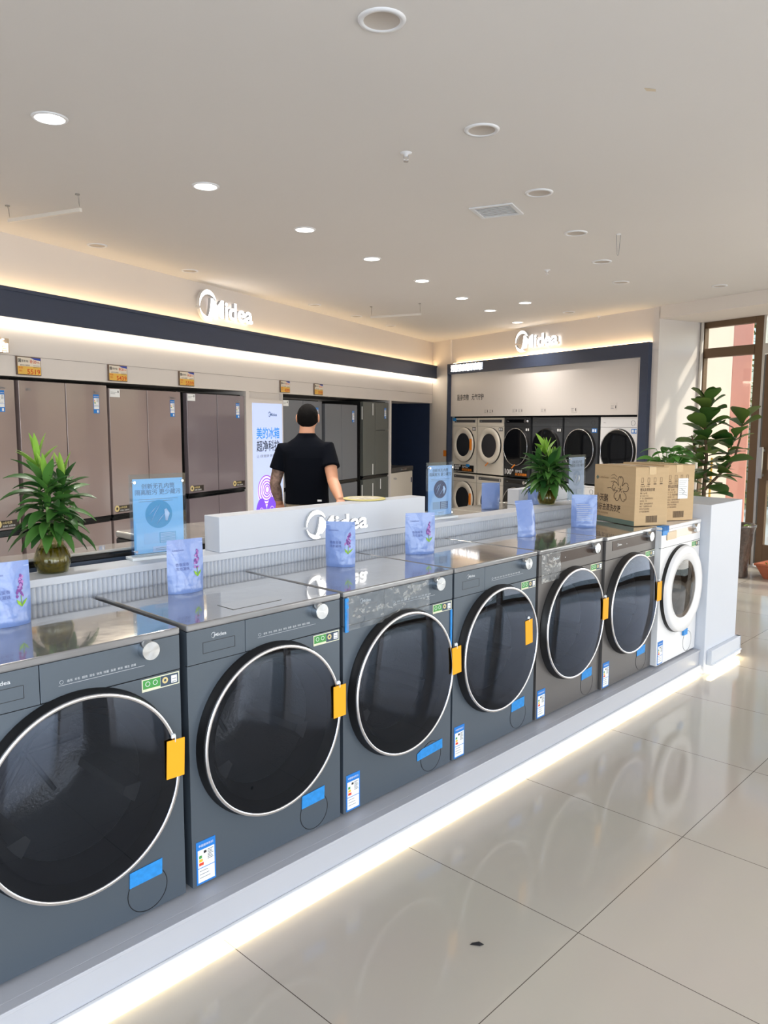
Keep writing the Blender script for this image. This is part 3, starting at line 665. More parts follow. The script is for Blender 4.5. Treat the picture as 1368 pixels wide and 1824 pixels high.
# ------------------------------------------------------------------ acrylic stands
M_SKY = mat('print_sky', (150, 208, 244), .4); M_SKY2 = mat('print_pale', (190, 212, 240), .4); M_TEAL = mat('print_teal', (84, 168, 208), .4); M_NAVP = mat('print_navy', (26, 44, 92), .4)
def acrylic(label, u, v, z, extra, w_, h, cols, grey=False):
    t = thing('acrylic_stand', label, 'sign stand', wv('W', u, v, z), rz('W')+extra, 'acrylic sign stands on the island')
    X = w_/2
    MB().box(-X, X, -.006, -.003, .012, h).box(-X, X, .003, .006, .012, h).build('acrylic_sheet', M_ACRYL, t)
    MB().box(-X-.01, X+.01, -.035, .035, 0, .012).build('base', mat('frosted_acrylic', (225, 230, 234), .2), t, .002)
    q = MB().box(-X+.012, X-.012, -.0015, .0015, .02, h-.018, 0)
    yy = -.002; hh = h
    q.text('创新无孔内筒', 0, hh*.83, w_*.10, yy, 0, 3, align='c'); q.text('隔离脏污 更少藏污', 0, hh*.76, w_*.10, yy, 0, 3, align='c')
    for i in range(2): q.box(-X*.7, X*.7-.02*i, yy-.0003, yy, hh*(.70-.025*i), hh*(.704-.025*i), 4)
    # round drum picture and two swatches
    q.T = Matrix.Translation((0, yy-.0002, hh*.52)); R_ = w_*.24; q.cyl((0, -.0006, 0), R_, .0006, 'y', 40, 1)
    for a, b, c, dd in ((-.6, -.5, .1, .7), (-.2, -.7, .5, .1), (-.7, .0, -.1, .6)): q.tube([(R_*a, -.0012, R_*b), (R_*(a+c)/2-.05*R_, -.0012, R_*(b+dd)/2), (R_*c, -.0012, R_*dd)], [R_*.02, R_*.09, R_*.02], 6, 2, .1)
    q.tube([(R_*.55, -.0012, -R_*.5), (R_*.62, -.0012, .0), (R_*.5, -.0012, R_*.35)], [R_*.08, R_*.2, R_*.1], 8, 2, .1)
    q.T = None
    q.box(-X*.55, -.004, yy-.0006, yy, hh*.17, hh*.30, 5); q.box(0, X*.6, yy-.0006, yy, hh*.17, hh*.30, 1)
    for i in range(9): q.box(.004, X*.58, yy-.0012, yy-.0006, hh*(.178+.0135*i), hh*(.182+.0135*i), 2)
    q.box(-X*.25, X*.4, yy-.0006, yy, hh*.07, hh*.135, 2); q.box(-X*.15, X*.3, yy-.001, yy-.0006, hh*.11, hh*.114, 4); q.box(-X*.15, X*.3, yy-.001, yy-.0006, hh*.09, hh*.094, 4)
    q.build('poster', cols, t)
    q = MB()
    for a in (-1, 1):
        for b in (.03, h-.03): q.cyl((a*(X-.016), -.012, b), .0055, .018, 'y', 14)
    q.build('standoffs', M_CHROME, t)
acrylic('large acrylic stand with sky blue poster beside the left vase', 1.562, .705, 1.0872, -.12, .225, .325, [M_SKY, M_TEAL, M_SKY2, mat('print_slate', (70, 96, 128), .5), M_INKG, mat('swatch_blue', (150, 200, 236), .4)])
acrylic('slim acrylic stand with pale blue poster right of the logo box', 3.285, .72, 1.0872, -.08, .205, .31, [mat('print_light', (170, 200, 234), .4), M_NAVP, M_SKY2, M_INK, M_INKG, mat('swatch_grey', (150, 170, 196), .4)])
acrylic('narrow acrylic stand with pale grey poster partly behind the cartons', 5.20, .98, 1.0115, 0, .24, .365, [mat('print_grey', (196, 200, 214), .4), mat('print_mid', (170, 178, 196), .4), M_PAPER, M_INK, M_INKG, mat('swatch_pale', (180, 186, 200), .4)])

# ------------------------------------------------------------------ vases with plants
M_ROOT = mat('roots_in_water', (96, 84, 30), .25, var=.5, vs=60, coat=.6)
def vase_plant(label, u, v, z, rs, hv, stems, spread, height, nleaf, seed, cl=1.):
    t = thing('potted_plant', label, 'plant', wv('W', u, v, z), rz('W'), 'leafy plants in glass vases')
    prof = [(0, 0), (.72, 0), (.80, .02), (1.0, .28), (.98, .42), (.80, .68), (.62, .82), (.60, .90), (.72, .98), (.76, 1.0)]
    MB().lathe([(a*rs, b*hv) for a, b in prof], n=48).build('vase', glassy('vase_glass', (226, 226, 190), .02, 1.5), t)
    MB().lathe([(a*rs*.94, b*hv+.004) for a, b in [(0, 0)]+prof[1:6]]+[(0, .68*hv)], n=32).build('water_and_roots', M_ROOT, t)
    rn = random.Random(seed); sm = MB(); lf = MB()
    for i in range(stems):
        a = 2*PI*i/stems+seed; top = Vector((math.cos(a)*spread*.16, math.sin(a)*spread*.16, height*(.66 if i else .80)))
        base = Vector((math.cos(a)*rs*.2, math.sin(a)*rs*.2, hv*.3)); mid = base.lerp(top, .5)+Vector((math.cos(a)*.01, math.sin(a)*.01, 0))
        sm.tube([base, mid, top], [.006, .006, .005], 8)
        n = nleaf//stems
        for k in range(n):
            f_ = k/n; p = base.lerp(top, .34+.66*f_)+Vector((0, 0, .0)); b = a+k*2.4+rn.uniform(-.4, .4)
            el = .1+.9*f_**2+rn.uniform(-.15, .2); L_ = spread*(.50-.12*f_)*rn.uniform(.8, 1.15)
            leaf(lf, p, (math.cos(b)*math.cos(el), math.sin(b)*math.cos(el), math.sin(el)), L_, L_*.34, 1.3*(1-f_)+.35, .22, 7, 1 if (f_ > .86 and i == 0) else 0, 'lance', rn.uniform(-.4, .4))
        for k in range(3):
            b = a+k*2.1; leaf(lf, top, (math.cos(b)*.28, math.sin(b)*.28, 1), height*.24, height*.052, .15, .3, 7, 1, 'lance')
    sm.build('stems', M_STEM, t); lf.build('foliage', [M_LEAF, M_LEAFY], t, fix=False)
    return t
vase_plant('tall leafy plant in a round glass vase of rooty water at the left', 1.142, .70, 1.0873, .062, .125, 3, .285, .47, 90, 2)
vase_plant('leafy plant in a small glass vase between the pouches, near the cartons', 4.375, .72, 1.0873, .062, .125, 4, .35, .42, 100, 7)

# trailing plant in a white pot on the end pillar
t = thing('potted_plant', 'low heart leaved plant showing above the cartons', 'plant', wv('W', 5.275, .32, 1.1003), rz('W'))
MB().lathe([(0, 0), (.05, 0), (.07, .15), (.074, .155), (.068, .155), (.062, .14), (0, .14)], n=36).build('pot', M_WHITEGL, t)
rn = random.Random(8); lf = MB(); sm = MB()
for i in range(46):
    b = rn.uniform(0, 2*PI); rr = rn.uniform(.02, .17); p = Vector((math.cos(b)*rr*1.0, math.sin(b)*rr*.7, .19+rn.uniform(.0, .17)*(1-rr*1.5)))
    sm.tube([(0, 0, .13), p*.6+Vector((0, 0, .05)), p], .002, 5)
    leaf(lf, p, (math.cos(b)*.8, math.sin(b)*.8, rn.uniform(-.2, .5)), rn.uniform(.08, .12), rn.uniform(.06, .085), .8, .12, 6, 0, 'ov', rn.uniform(-.5, .5))
sm.build('stems', M_STEM, t); lf.build('foliage', M_POTH, t, fix=False)

# fiddle leaf fig behind the pillar
M_POT = mat('brown_glazed_pot', (70, 58, 52), .3, var=.35, vs=38, coat=.4, bump=.6, bs=30)
def big_pot(t, r, h, band=True):
    MB().lathe([(0, 0), (r*.70, 0), (r*.72, .02), (r*.70, h*.15), (r*.78, h*.5), (r*.95, h*.9), (r*1.02, h*.96), (r*1.02, h), (r*.93, h), (r*.90, h*.93), (0, h*.92)], n=56).build('pot', M_POT, t)
    MB().lathe([(r*.89, h*.93), (0, h*.945)], n=40).build('soil', mat('soil', (62, 48, 36), .95, bump=.8, bs=80), t)
t = thing('fig_tree', 'fiddle leaf fig with large veined leaves standing behind the white pillar', 'tree', (3.03, 7.35, 0))
big_pot(t, .22, .42)
tr = MB(); tr.tube([(0, 0, .35), (.02, .02, .7), (.0, 0, 1.0), (.01, 0, 1.3), (-.02, 0, 1.62), (-.0, 0, 1.82)], [.024, .022, .019, .015, .011, .006], 10)
tr.tube([(.0, 0, .98), (.12, -.02, 1.12), (.26, -.03, 1.28), (.32, 0, 1.48), (.34, 0, 1.66)], [.014, .013, .011, .009, .005], 8)
tr.tube([(.01, 0, 1.2), (-.08, .04, 1.35), (-.12, .05, 1.5)], [.012, .01, .006], 8); tr.build('trunk', M_BARK, t)
lf = MB(); rn = random.Random(21)
def figl(p, b, el, L_, W_=None): leaf(lf, p, (math.cos(b)*math.cos(el), math.sin(b)*math.cos(el), math.sin(el)), L_, W_ or L_*.74, .55, .10, 8, 0, 'fig', rn.uniform(-.5, .5))
for k in range(42):
    f_ = k/41; z_ = .90+.90*f_; figl((.01*math.sin(k), 0, z_), k*2.4+.6, .05+.75*f_+rn.uniform(-.2, .2), (.28-.06*f_)*rn.uniform(.85, 1.15))
for k in range(22):
    f_ = k/21; p = Vector((.10, -.02, 1.10)).lerp(Vector((.34, 0, 1.64)), f_); figl(p, k*2.4, .1+.7*f_+rn.uniform(-.2, .2), (.27-.05*f_)*rn.uniform(.85, 1.1))
for k in range(9): figl((-.10, .04, 1.3+.022*k), k*2.4+1, .3, .17)
for b in (.3, 2.7, 4.6): figl((0, 0, 1.80), b, 1.0, .2, .10)
fl_ = lf.build('foliage', M_FIG, t, fix=False)
# leaf veins as relief
n = M_FIG.node_tree
t = thing('flower_pot', 'tall dark brown glazed pot on the floor right of the white pillar', 'plant pot', (3.72, 8.16, 0)); big_pot(t, .20, .56)
lf = MB(); 
for k in range(12): b = k*2.4; leaf(lf, (.10*math.cos(b), .10*math.sin(b), .52), (math.cos(b), math.sin(b), .6), .08, .03, .5, .1, 5)
lf.build('foliage', M_LEAFY, t, fix=False)
t = thing('planter', 'low square terracotta planter at the right edge of the floor', 'plant pot', (4.12, 7.98, 0), -.9)
mb = MB(); vs = []
for s_, z_ in ((.11, 0), (.17, .14), (.185, .145), (.185, .165), (.155, .165), (.15, .13)): vs += [(s_*a, s_*b, z_) for a, b in ((-1, -1), (1, -1), (1, 1), (-1, 1))]
mb.add(vs, [(j*4+i, j*4+(i+1) % 4, j*4+4+(i+1) % 4, j*4+4+i) for j in range(5) for i in range(4)]+[(0, 3, 2, 1), (20, 21, 22, 23)]); mb.build('tray', mat('terracotta', (172, 96, 66), .75, bump=.2, bs=30), t, .004)
lf = MB()
for k in range(16): b = k*2.4; leaf(lf, (.09*math.cos(b*1.3), .09*math.sin(b), .13), (math.cos(b)*.5, math.sin(b)*.5, 1), .06, .02, .5, .1, 4)
lf.build('foliage', M_LEAFY, t, fix=False)
# pink blossom and bamboo stick in front of the window
o = MB().tube([(0, 0, 0), (.03, .02, 1.25)], .012, 8).build('bamboo_cane', mat('yellow_cane', (214, 170, 70), .5)); o.location = (3.45, 8.25, 0); tag(o, 'thin yellow cane standing by the window, left of the dark pot', 'cane')

# ------------------------------------------------------------------ cartons
M_CARD = mat('cardboard', (198, 170, 132), .75, var=.03, vs=6, stretch=(1, 1, 8)); M_CARD2 = mat('packing_tape', (200, 172, 130), .25, coat=.3); M_CPRINT = mat('carton_print', (92, 74, 58), .7); M_CTEAL = mat('carton_teal', (104, 122, 112), .6)
def carton(label, u, v, z, ang, note=False, dark=True, W_=.235, D_=.40, H_=.345):
    t = thing('carton', label, 'carton', wv('W', u, v, z), rz('W')+ang, 'detergent cartons stacked on the machines')
    # origin = front left bottom corner, x along the right hand face, y along the left hand face
    mb = MB().box(0, W_, 0, D_, 0, H_-.004, 0); mb.box(0, W_/2-.001, 0, D_, H_-.004, H_, 0); mb.box(W_/2+.001, W_, 0, D_, H_-.004, H_, 0)
    mb.build('box', [M_CARD], t, .003)
    MB().box(W_/2-.024, W_/2+.024, -.0012, D_+.001, H_, H_+.0008).box(W_/2-.024, W_/2+.024, -.0018, -.0008, H_-.045, H_+.0008).build('packing_tape', M_CARD2, t)
    q = MB(); q.T = Matrix.Diagonal((W_/.345, 1, 1, 1))   # right hand face print
    for i in range(4):
        x = .06+.065*i; q.box(x, x+.022, -.0015, -.0008, .255, .257, 0); q.box(x, x+.0015, -.0015, -.0008, .257, .282, 0); q.box(x+.0205, x+.022, -.0015, -.0008, .257, .282, 0); q.box(x, x+.022, -.0015, -.0008, .281, .2825, 0); q.box(x-.002, x+.026, -.0015, -.0008, .243, .248, 0)
    q.text('产品名称：小天鹅', .05, .228, .012, -.001); q.text('香氛去渍洗衣液', .05, .205, .022, -.001, bold=.01)
    for i, s_ in enumerate(('规格：2kg×4瓶', '执 行 标 准：轻工', '产    地：见瓶身喷码处标注', '保 质 期：三年', '委托方：洗护用品有限公司', '地址：工业园区创业大道', '受托生产企业见瓶身', '生产日期见箱体喷码')):
        q.text(s_, .05, .188-.0155*i, .0115, -.001)
    x = .12
    rn = random.Random(4)
    while x < .235: w2 = rn.choice((.002, .003, .005)); q.box(x, x+w2, -.0015, -.0008, .018, .058); x += w2+rn.choice((.003, .004))
    FP = [M_CPRINT, mat('carton_print_faint', (150, 120, 86), .7), M_CTEAL]; q.build('front_print', FP, t, fix=False); q = MB()
    q.T = Matrix.Translation((0, D_, 0)) @ Matrix.Rotation(-PI/2, 4, 'Z')
    q.text('小天鹅', .02, .125, .050, -.001, bold=.015, width=.125); q.text('香氛去渍洗衣液', .02, .070, .046, -.001, bold=.015, width=.25)
    q.text('LittleSwan', .055, .262, .022, -.001, 0, 1); q.text('留香持久 去渍去异味', .02, .045, .014, -.001, 0, 1); q.text('温和洁净', .02, .025, .014, -.001, 0, 1)
    for k in range(4): q.ring(.033+.007*math.cos(k*PI/2), .266+.007*math.sin(k*PI/2), .002, .006, -.0015, -.0008, 12, 2)
    cx, cz = .262, .205
    for k in range(5):     # blossom outline
        a = PI/2+k*2*PI/5; P = []
        for j in range(15):
            s_ = -1+2*j/14; r_ = .028+.052*math.sqrt(max(0, 1-s_*s_))-(.012 if j == 7 else 0); P.append((cx+r_*math.cos(a+s_*.56), cz+r_*math.sin(a+s_*.56)))
        q.tube([(p[0], -.0012, p[1]) for p in P], .0015, 5, 0, 1, False)
        q.tube([(cx, -.0012, cz), (cx+.022*math.cos(a), -.0012, cz+.022*math.sin(a))], .0013, 5, 0)
    for k in range(3): q.tube([(.17, -.0012, .225-.02*k+.06), (.20, -.0012, .232-.02*k+.06), (.225, -.0012, .225-.02*k+.055)], .0012, 5, 0)
    q.tube([(.135, -.0012, .205), (.17, -.0012, .21), (.20, -.0012, .19), (.215, -.0012, .215)], .0012, 5, 0)
    q.box(0, D_, -.0014, -.0008, .0, .028, 2)
    q.T = None; q.build('side_print', FP, t, fix=False)
    if note:
        q = MB(); q.T = Matrix.Translation((-.030, 0, 0)); q.box(.14, .215, -.0035, -.0025, .135, .262, 0)
        for i in range(8): q.box(.147, .205-.008*(i % 3), -.004, -.0035, .245-.012*i, .2465-.012*i, 1)
        q.tube([(.16, -.004, .2), (.19, -.004, .18), (.175, -.004, .165), (.21, -.004, .155)], .0012, 5, 1); q.build('delivery_note', [M_PAPER, M_INKG], t)
carton('brown detergent carton with a printed blossom, at the front of the pair', 4.278, .068, WB+.8535, -.46)
carton('brown detergent carton with a white delivery note, behind the blossom carton', 4.634, .058, WB+.8535, -.46, True)

# straw fan on the sign box
t = thing('hand_fan', 'round yellow edged hand fan lying on the white logo box', 'fan', wv('W', 2.71, .73, 1.0872+.146), rz('W'))
MB().lathe([(0, 0), (.100, 0), (.106, .003), (.104, .006), (0, .006)], n=48).build('fan_sheet', mat('fan_yellow', (228, 214, 140), .6), t)
MB().lathe([(0, .0062), (.085, .0066)], n=40).build('printed_face', mat('fan_print', (214, 206, 186), .6, var=.3, vs=60), t)

# ------------------------------------------------------------------ refrigerators
M_MAUVE = mat('mauve_glass', (152, 135, 132), .12, .1, coat=.5); M_MAUVE2 = mat('dark_mauve_glass', (126, 116, 122), .14, .1, coat=.5)
M_SLATEF = mat('slate_steel', (120, 124, 132), .35, .3); M_GRAPH = mat('graphite_steel', (104, 108, 106), .35, .3)
FG = 'refrigerators along the left wall'
def fridge(label, u0, u1, ztop, zs, body, split=.5, lab=True, card=False, sticker=True, seam=.010, mark=None, rsplit=None, wraps=False, v=.015, logo2=True):
    t = thing('refrigerator', label, 'refrigerator', wv('F', u0, v, 0), rz('F'), FG); w_ = u1-u0; xs = w_*split; g_ = .007
    MB().box(0, w_, .055, .66, .03, ztop).box(.03, w_-.03, .08, .6, 0, .03).build('cabinet', M_BLACKM, t, .003)
    def dr(x0, x1, z0, z1, nm='door'): 
        return MB().box(x0, x1, 0, .05, z0, z1).build(nm, body, t, .0015, 1)
    d1 = dr(.004, xs-g_/2-.002, zs+.02, ztop-.012)
    if rsplit: d2 = dr(xs+g_/2, w_-.004, zs+.02, rsplit-.003); dr(xs+g_/2, w_-.004, rsplit+.003, ztop-.012)
    else: d2 = dr(xs+g_/2, w_-.004, zs+.02, ztop-.012)
    d3 = dr(.004, xs-g_/2, .06, zs-.032); d4 = dr(xs+g_/2, w_-.004, .06, zs-.032)
    MB().box(.004, w_-.004, .012, .05, zs-.030, zs+.018).box(.004, w_-.004, -.002, .01, zs-.006, zs+.016).build('handle_recess', M_BLACKG, t, .002)
    if lab:
        q = MB(); x0 = w_-.155; z0 = ztop-.245
        q.box(x0, x0+.062, -.002, 0, z0, z0+.155, 0); q.box(x0+.004, x0+.058, -.0026, -.002, z0+.035, z0+.125, 1)
        for i, c in enumerate((4, 5, 3)): q.box(x0+.008, x0+.016+.004*i, -.003, -.0026, z0+.103-.011*i, z0+.111-.011*i, c)
        for i in range(5): q.box(x0+.033, x0+.054, -.003, -.0026, z0+.093+.006*i, z0+.0955+.006*i, 2)
        q.box(x0+.008, x0+.05, -.003, -.0026, z0+.067, z0+.069, 2); q.box(x0+.004, x0+.058, -.003, -.0026, z0+.058, z0+.0605, 0)
        q.box(x0+.036, x0+.052, -.0026, -.002, z0+.006, z0+.026, 1)
        q.text('中国能效标识', x0+.031, z0+.134, .010, -.0026, 0, 1, align='c'); q.build('energy_label', [M_LBLUE, M_PAPER, M_INKG, M_GREEN, M_RED, M_YEL], d2)
        if logo2: logo(MB(), w_-.145, ztop-.070, .026, -.001, 0, 0).build('logo_print', M_INKG, d2)
    if card:
        q = MB().box(.01, .125, -.003, -.001, ztop-.085, ztop-.018, 0)
        q.box(.02, .09, -.0036, -.003, ztop-.045, ztop-.042, 1); q.box(.02, .07, -.0036, -.003, ztop-.058, ztop-.055, 1); q.box(.1, .11, -.0036, -.003, ztop-.05, ztop-.03, 2); q.build('spec_card', [M_PAPER, M_INKG, M_INK], t)
    if mark: MB().text(mark, .06, ztop-.085, .026, -.001).build('print', M_INKG, d1)
    if sticker:
        for x0, dd in ((.012, d1), (w_-.235, d2)):
            if sticker == 'l' and x0 > .1: continue
            q = MB(); z0 = zs+.035; q.box(x0+.03, x0+.215, -.002, 0, z0, z0+.055, 0); q.ring(x0+.035, z0+.032, .012, .028, -.003, -.001, 24, 1)
            q.text('10年包换', x0+.07, z0+.030, .022, -.0024, 0, 1, bold=.01); q.text('压缩机 全国联保', x0+.07, z0+.008, .015, -.0024, 0, 2); q.build('warranty_sticker', [mat('sticker_dark', (52, 44, 38), .3), M_GOLD, M_PAPER], dd)
    if wraps:
        q = MB()
        for x0, z0, z1 in ((xs-.10, ztop-.20, ztop-.03), (xs-.10, zs+.03, zs+.18), (xs-.10, zs-.30, zs-.10), (xs+.16, zs-.2, zs-.05), (-.045, ztop-.26, ztop-.08), (-.045, zs-.28, zs-.1)): q.box(x0, x0+.014, -.006, -.0, z0, z1)
        q.build('foam_protector', M_PAPER, t)
    return t
fridge('taupe refrigerator at the left edge, cut by the frame', 3.19, 4.085, 1.925, .80, M_MAUVE)
fridge('taupe four door refrigerator behind the left vase plant, without a spec card', 4.115, 4.995, 1.925, .80, M_MAUVE, mark='净味', sticker=False)
fridge('taupe four door refrigerator with a white spec card, behind the large blue acrylic stand', 5.015, 5.935, 1.905, .80, M_MAUVE, card=True, sticker='l')
fridge('dark mauve four door refrigerator under the 5599 price sign, left of the light box', 6.02, 6.965, 1.90, .90, M_MAUVE2, card=True)
fridge('slate refrigerator behind the standing person', 7.72, 8.64, 1.885, .83, M_SLATEF, card=True, sticker=False)
fridge('slate four door refrigerator just right of the standing person', 8.72, 9.62, 1.86, .83, M_SLATEF, mark='Midea', sticker=False)
fridge('graphite refrigerator with white foam strips on its doors, last before the navy wall', 9.80, 10.655, 1.915, .84, M_GRAPH, .47, rsplit=1.50, wraps=True, sticker=False, logo2=False)
# light box panel
M_LBOX = mat('light_box_panel', (120, 128, 150), .4, emit=(206, 220, 255), es=.82)
t = thing('light_box', 'tall glowing pale blue light box between the refrigerators', 'light box', wv('F', 7.03, 0, 0), rz('F'))
MB().box(0, .66, .0, .2, .03, 1.86).build('housing', M_WALLP, t)
MB().box(.055, .645, -.006, .0, .06, 1.82).build('lit_panel', M_LBOX, t)
q = MB(); y = -.0075
logo(q, .385, 1.70, .060, y, 0, 0); q.text('美的冰箱', .12, 1.44, .135, y, 0, 1, bold=.012, width=.46); q.text('超净科技', .12, 1.30, .130, y, 0, 2, bold=.012, width=.46)
q.text('让1家健康·更鲜活', .12, 1.225, .036, y, 0, 3, width=.42)
q.build('print', [mat('lb_navy', (70, 96, 140), .5, emit=(70, 96, 140), es=.5), mat('lb_blue', (20, 120, 200), .5, emit=(20, 120, 210), es=.8), mat('lb_dark', (40, 54, 84), .5), mat('lb_grey', (120, 130, 150), .5)], t)
q = MB()
def oval(cx, cz, rx, rz_, th, mi, yy, a0=0, a1=2*PI):
    n = 40; I = [(cx+(rx-th)*math.cos(a0+(a1-a0)*i/n), cz+(rz_-th)*math.sin(a0+(a1-a0)*i/n)) for i in range(n+1)]; O = [(cx+rx*math.cos(a0+(a1-a0)*i/n), cz+rz_*math.sin(a0+(a1-a0)*i/n)) for i in range(n+1)]
    q.strip(I, O, yy, -.006, mi)
oval(.30, .84, .17, .17, .169, 0, -.0068)
for k, r_ in enumerate((.165, .13, .10, .07, .045)): oval(.30+.004*k, .86, r_, r_, .012, 1+(k % 2), -.0074-.0001*k)
for sx in (-1, 1): 
    oval(.30+sx*.105, .53, .115, .24, .114, 2, -.0085)
    for k, r_ in enumerate((.10, .075, .05)): oval(.30+sx*.105, .52-.01*k, r_, r_*2.1, .008, 1+((k+1) % 3), -.0095)
q.build('printed_art', [mat('lb_p0', (216, 200, 244), .5, emit=(212, 196, 246), es=.8), mat('lb_p1', (150, 84, 196), .5, emit=(150, 84, 200), es=.6), mat('lb_p2', (112, 70, 206), .5, emit=(120, 76, 214), es=.7), mat('lb_p3', (190, 160, 240), .5, emit=(196, 170, 246), es=.8)], t)
# chest freezer in the navy bay
t = thing('chest_freezer', 'white chest freezer with dark lid in front of the navy wall', 'freezer', wv('F', 10.74, .02, 0), rz('F'))
MB().box(0, .86, 0, .60, .02, .845).build('cabinet', M_CREAMW, t, .01); MB().box(-.005, .865, -.012, .605, .85, .925).build('lid', mat('lid_dark', (70, 68, 68), .35), t, .012, 3)
MB().box(.35, .55, -.03, -.01, .875, .900).build('handle', M_CHROME, t, .004); MB().text('Midea', .12, .74, .05, -.001).box(.79, .83, -.002, 0, .66, .74).build('print', M_NAVP, t)

# price signs
M_SEVEN = mat('price_red', (214, 84, 30), .5)
def price(label, u, num, w_=.215, z0=1.952, h=.135):
    t = thing('price_sign', label, 'price sign', wv('F', u, -.004, z0), rz('F'), 'price signs above the refrigerators')
    MB().box(0, w_, -.014, 0, 0, h).build('frame', mat('sign_frame', (104, 84, 70), .5), t, .002)
    q = MB(); a, b = .006, w_-.006
    q.box(a, b, -.0155, -.014, h*.48, h-.006, 0); q.box(a, b, -.0155, -.014, .006, h*.48, 1)
    q.prism([(w_*.55, h-.006), (b, h-.006), (b, h*.82), (w_*.70, h*.87)], -.0165, -.0155, 2)
    q.text('国', a+.004, h*.70, .028, -.0166, 0, 3, bold=.02); q.text('家补贴', a+.034, h*.71, .020, -.0166, 0, 3); q.text('补20', w_*.52, h*.67, .030, -.0166, 0, 4, bold=.01); q.text('%起', w_*.82, h*.69, .014, -.0166, 0, 4)
    q.text('到手价立减优惠', a+.02, h*.50, .012, -.0166, 0, 3); q.box(w_*.66, b-.01, -.0166, -.0155, h*.53, h*.545, 3); q.box(w_*.66, b-.01, -.0166, -.0155, h*.44, h*.455, 3)
    q.text('新款', a+.008, h*.34, .018, -.0166, 0, 4); q.text('特价', a+.008, h*.18, .016, -.0166, 0, 4); q.text(num, w_*.40, h*.07, .052, -.0166, 0, 4, bold=.015, width=w_*.54)
    q.build('printed_face', [mat('sign_paper', (232, 222, 206), .5), mat('sign_amber', (232, 186, 84), .5), mat('sign_blue', (48, 72, 170), .5), M_INK, M_SEVEN], t)
price('price sign reading 5519, leftmost above the refrigerators', 4.087, '5519')
price('price sign reading 5439, second from the left above the refrigerators', 4.990, '5439')
price('price sign reading 5599, just left of the light box', 5.885, '5599')
price('yellow and white price sign above the person, nearest the light box', 7.632, '4399', .20)
price('yellow and white price sign above the right side of the person, farthest right', 8.40, '3999', .21)

# ------------------------------------------------------------------ illuminated signs
t = thing('illuminated_sign', 'large glowing white logo letters high on the left wall', 'sign', wv('F', 6.28, -.003, 2.735), rz('F'))
logo(MB(), 0, 0, .30, -.03, .035, 0, 1, bold=.025).build('letters', [M_SIGNW, M_SIGNS], t); 
q = MB()
for x in (-.1, .1, .3, .5, .65): q.cyl((x, -.03, -.02), .008, .032, 'y', 8)
q.build('standoffs', M_SIGNS, t)
t = thing('illuminated_sign', 'glowing white logo letters on the right wall above the stacked machines', 'sign', wv('R', -8.80, .027, 2.760), rz('R'))
logo(MB(), 0, 0, .30, -.03, .035, 0, 1, bold=.025).build('letters', [M_SIGNW, M_SIGNS], t)
q = MB()
for x in (-.1, .1, .3, .5, .65): q.cyl((x, -.03, -.02), .008, .032, 'y', 8)
q.build('standoffs', M_SIGNS, t)
t = thing('illuminated_sign', 'small glowing white lettering on the navy band at its left end', 'sign', wv('R', -10.51, -.061, 2.425), rz('R'))
MB().text('滚筒洗衣机干衣机', 0, .01, .11, -.004, .012, 0, 1, bold=.055, width=.83).build('letters', [M_SIGNW, M_SIGNS], t)
MB().box(0, .83, -.004, 0, .0, .105).build('letter_halo', mat('sign_halo_glow', (230, 240, 255), .5, emit=(226, 238, 255), es=1.1), t)  # glowing plate stands in for the halo around the letters
t = thing('illuminated_sign', 'small glowing boxed letter at the left edge of the fridge wall', 'sign', wv('F', 3.55, -.002, 2.10), rz('F'))
MB().box(0, .45, -.05, 0, 0, .10).build('housing', mat('sign_beige', (200, 178, 150), .5), t); MB().text('高端冰箱', .0, .012, .095, -.05, .006, 0, bold=.03, width=.44).build('letters', [M_SIGNW], t)
q = MB(); q.text('贴身衣物', 0, 0, .105, 0, 0, 0, bold=.01, width=.31); q.text('元气守护', .39, 0, .105, 0, 0, 0, bold=.01, width=.31)
o = q.build('wall_lettering', M_INK); inframe(o, 'R', -10.42, -.002, 1.975); tag(o, 'dark Chinese slogan lettering on the white panel of the right wall', 'lettering')
# spec cards above the machines
for i, (u, z, dbl) in enumerate(((-9.70, 1.752, 2), (-9.02, 1.752, 2), (-8.40, 1.752, 1), (-7.80, 1.752, 1), (-7.10, 1.775, 1))):
    q = MB()
    for k in range(dbl):
        x = k*.125; q.box(x, x+.105, -.0025, 0, 0, .072+.02*(i == 4), 0)
        for j in range(3): q.box(x+.008, x+.055-.01*(j % 2), -.003, -.0025, .018+.016*j, .022+.016*j, 1)
        q.box(x+.082, x+.094, -.003, -.0025, .02, .055, 2)
    o = q.build('spec_card', [mat('card_grey', (214, 208, 204), .6), M_INKG, M_INK]); inframe(o, 'R', u, -.001, z)
    tag(o, ['pair of small spec cards above the white machines on the right wall', 'pair of small spec cards above the black stacked machine', 'single small spec card above the machine fourth from the left on the right wall', 'single small spec card above the graphite machine next to the white one', 'single small spec card above the white machine at the right end'][i], 'card', 'spec cards above the stacked machines')
o = MB().box(0, .13, -.003, 0, 0, .10).build('notice_card', M_ORANGE2); inframe(o, 'R', -10.80, -.002, 1.06); tag(o, 'orange card on the wall in the corner left of the stacked machines', 'card')

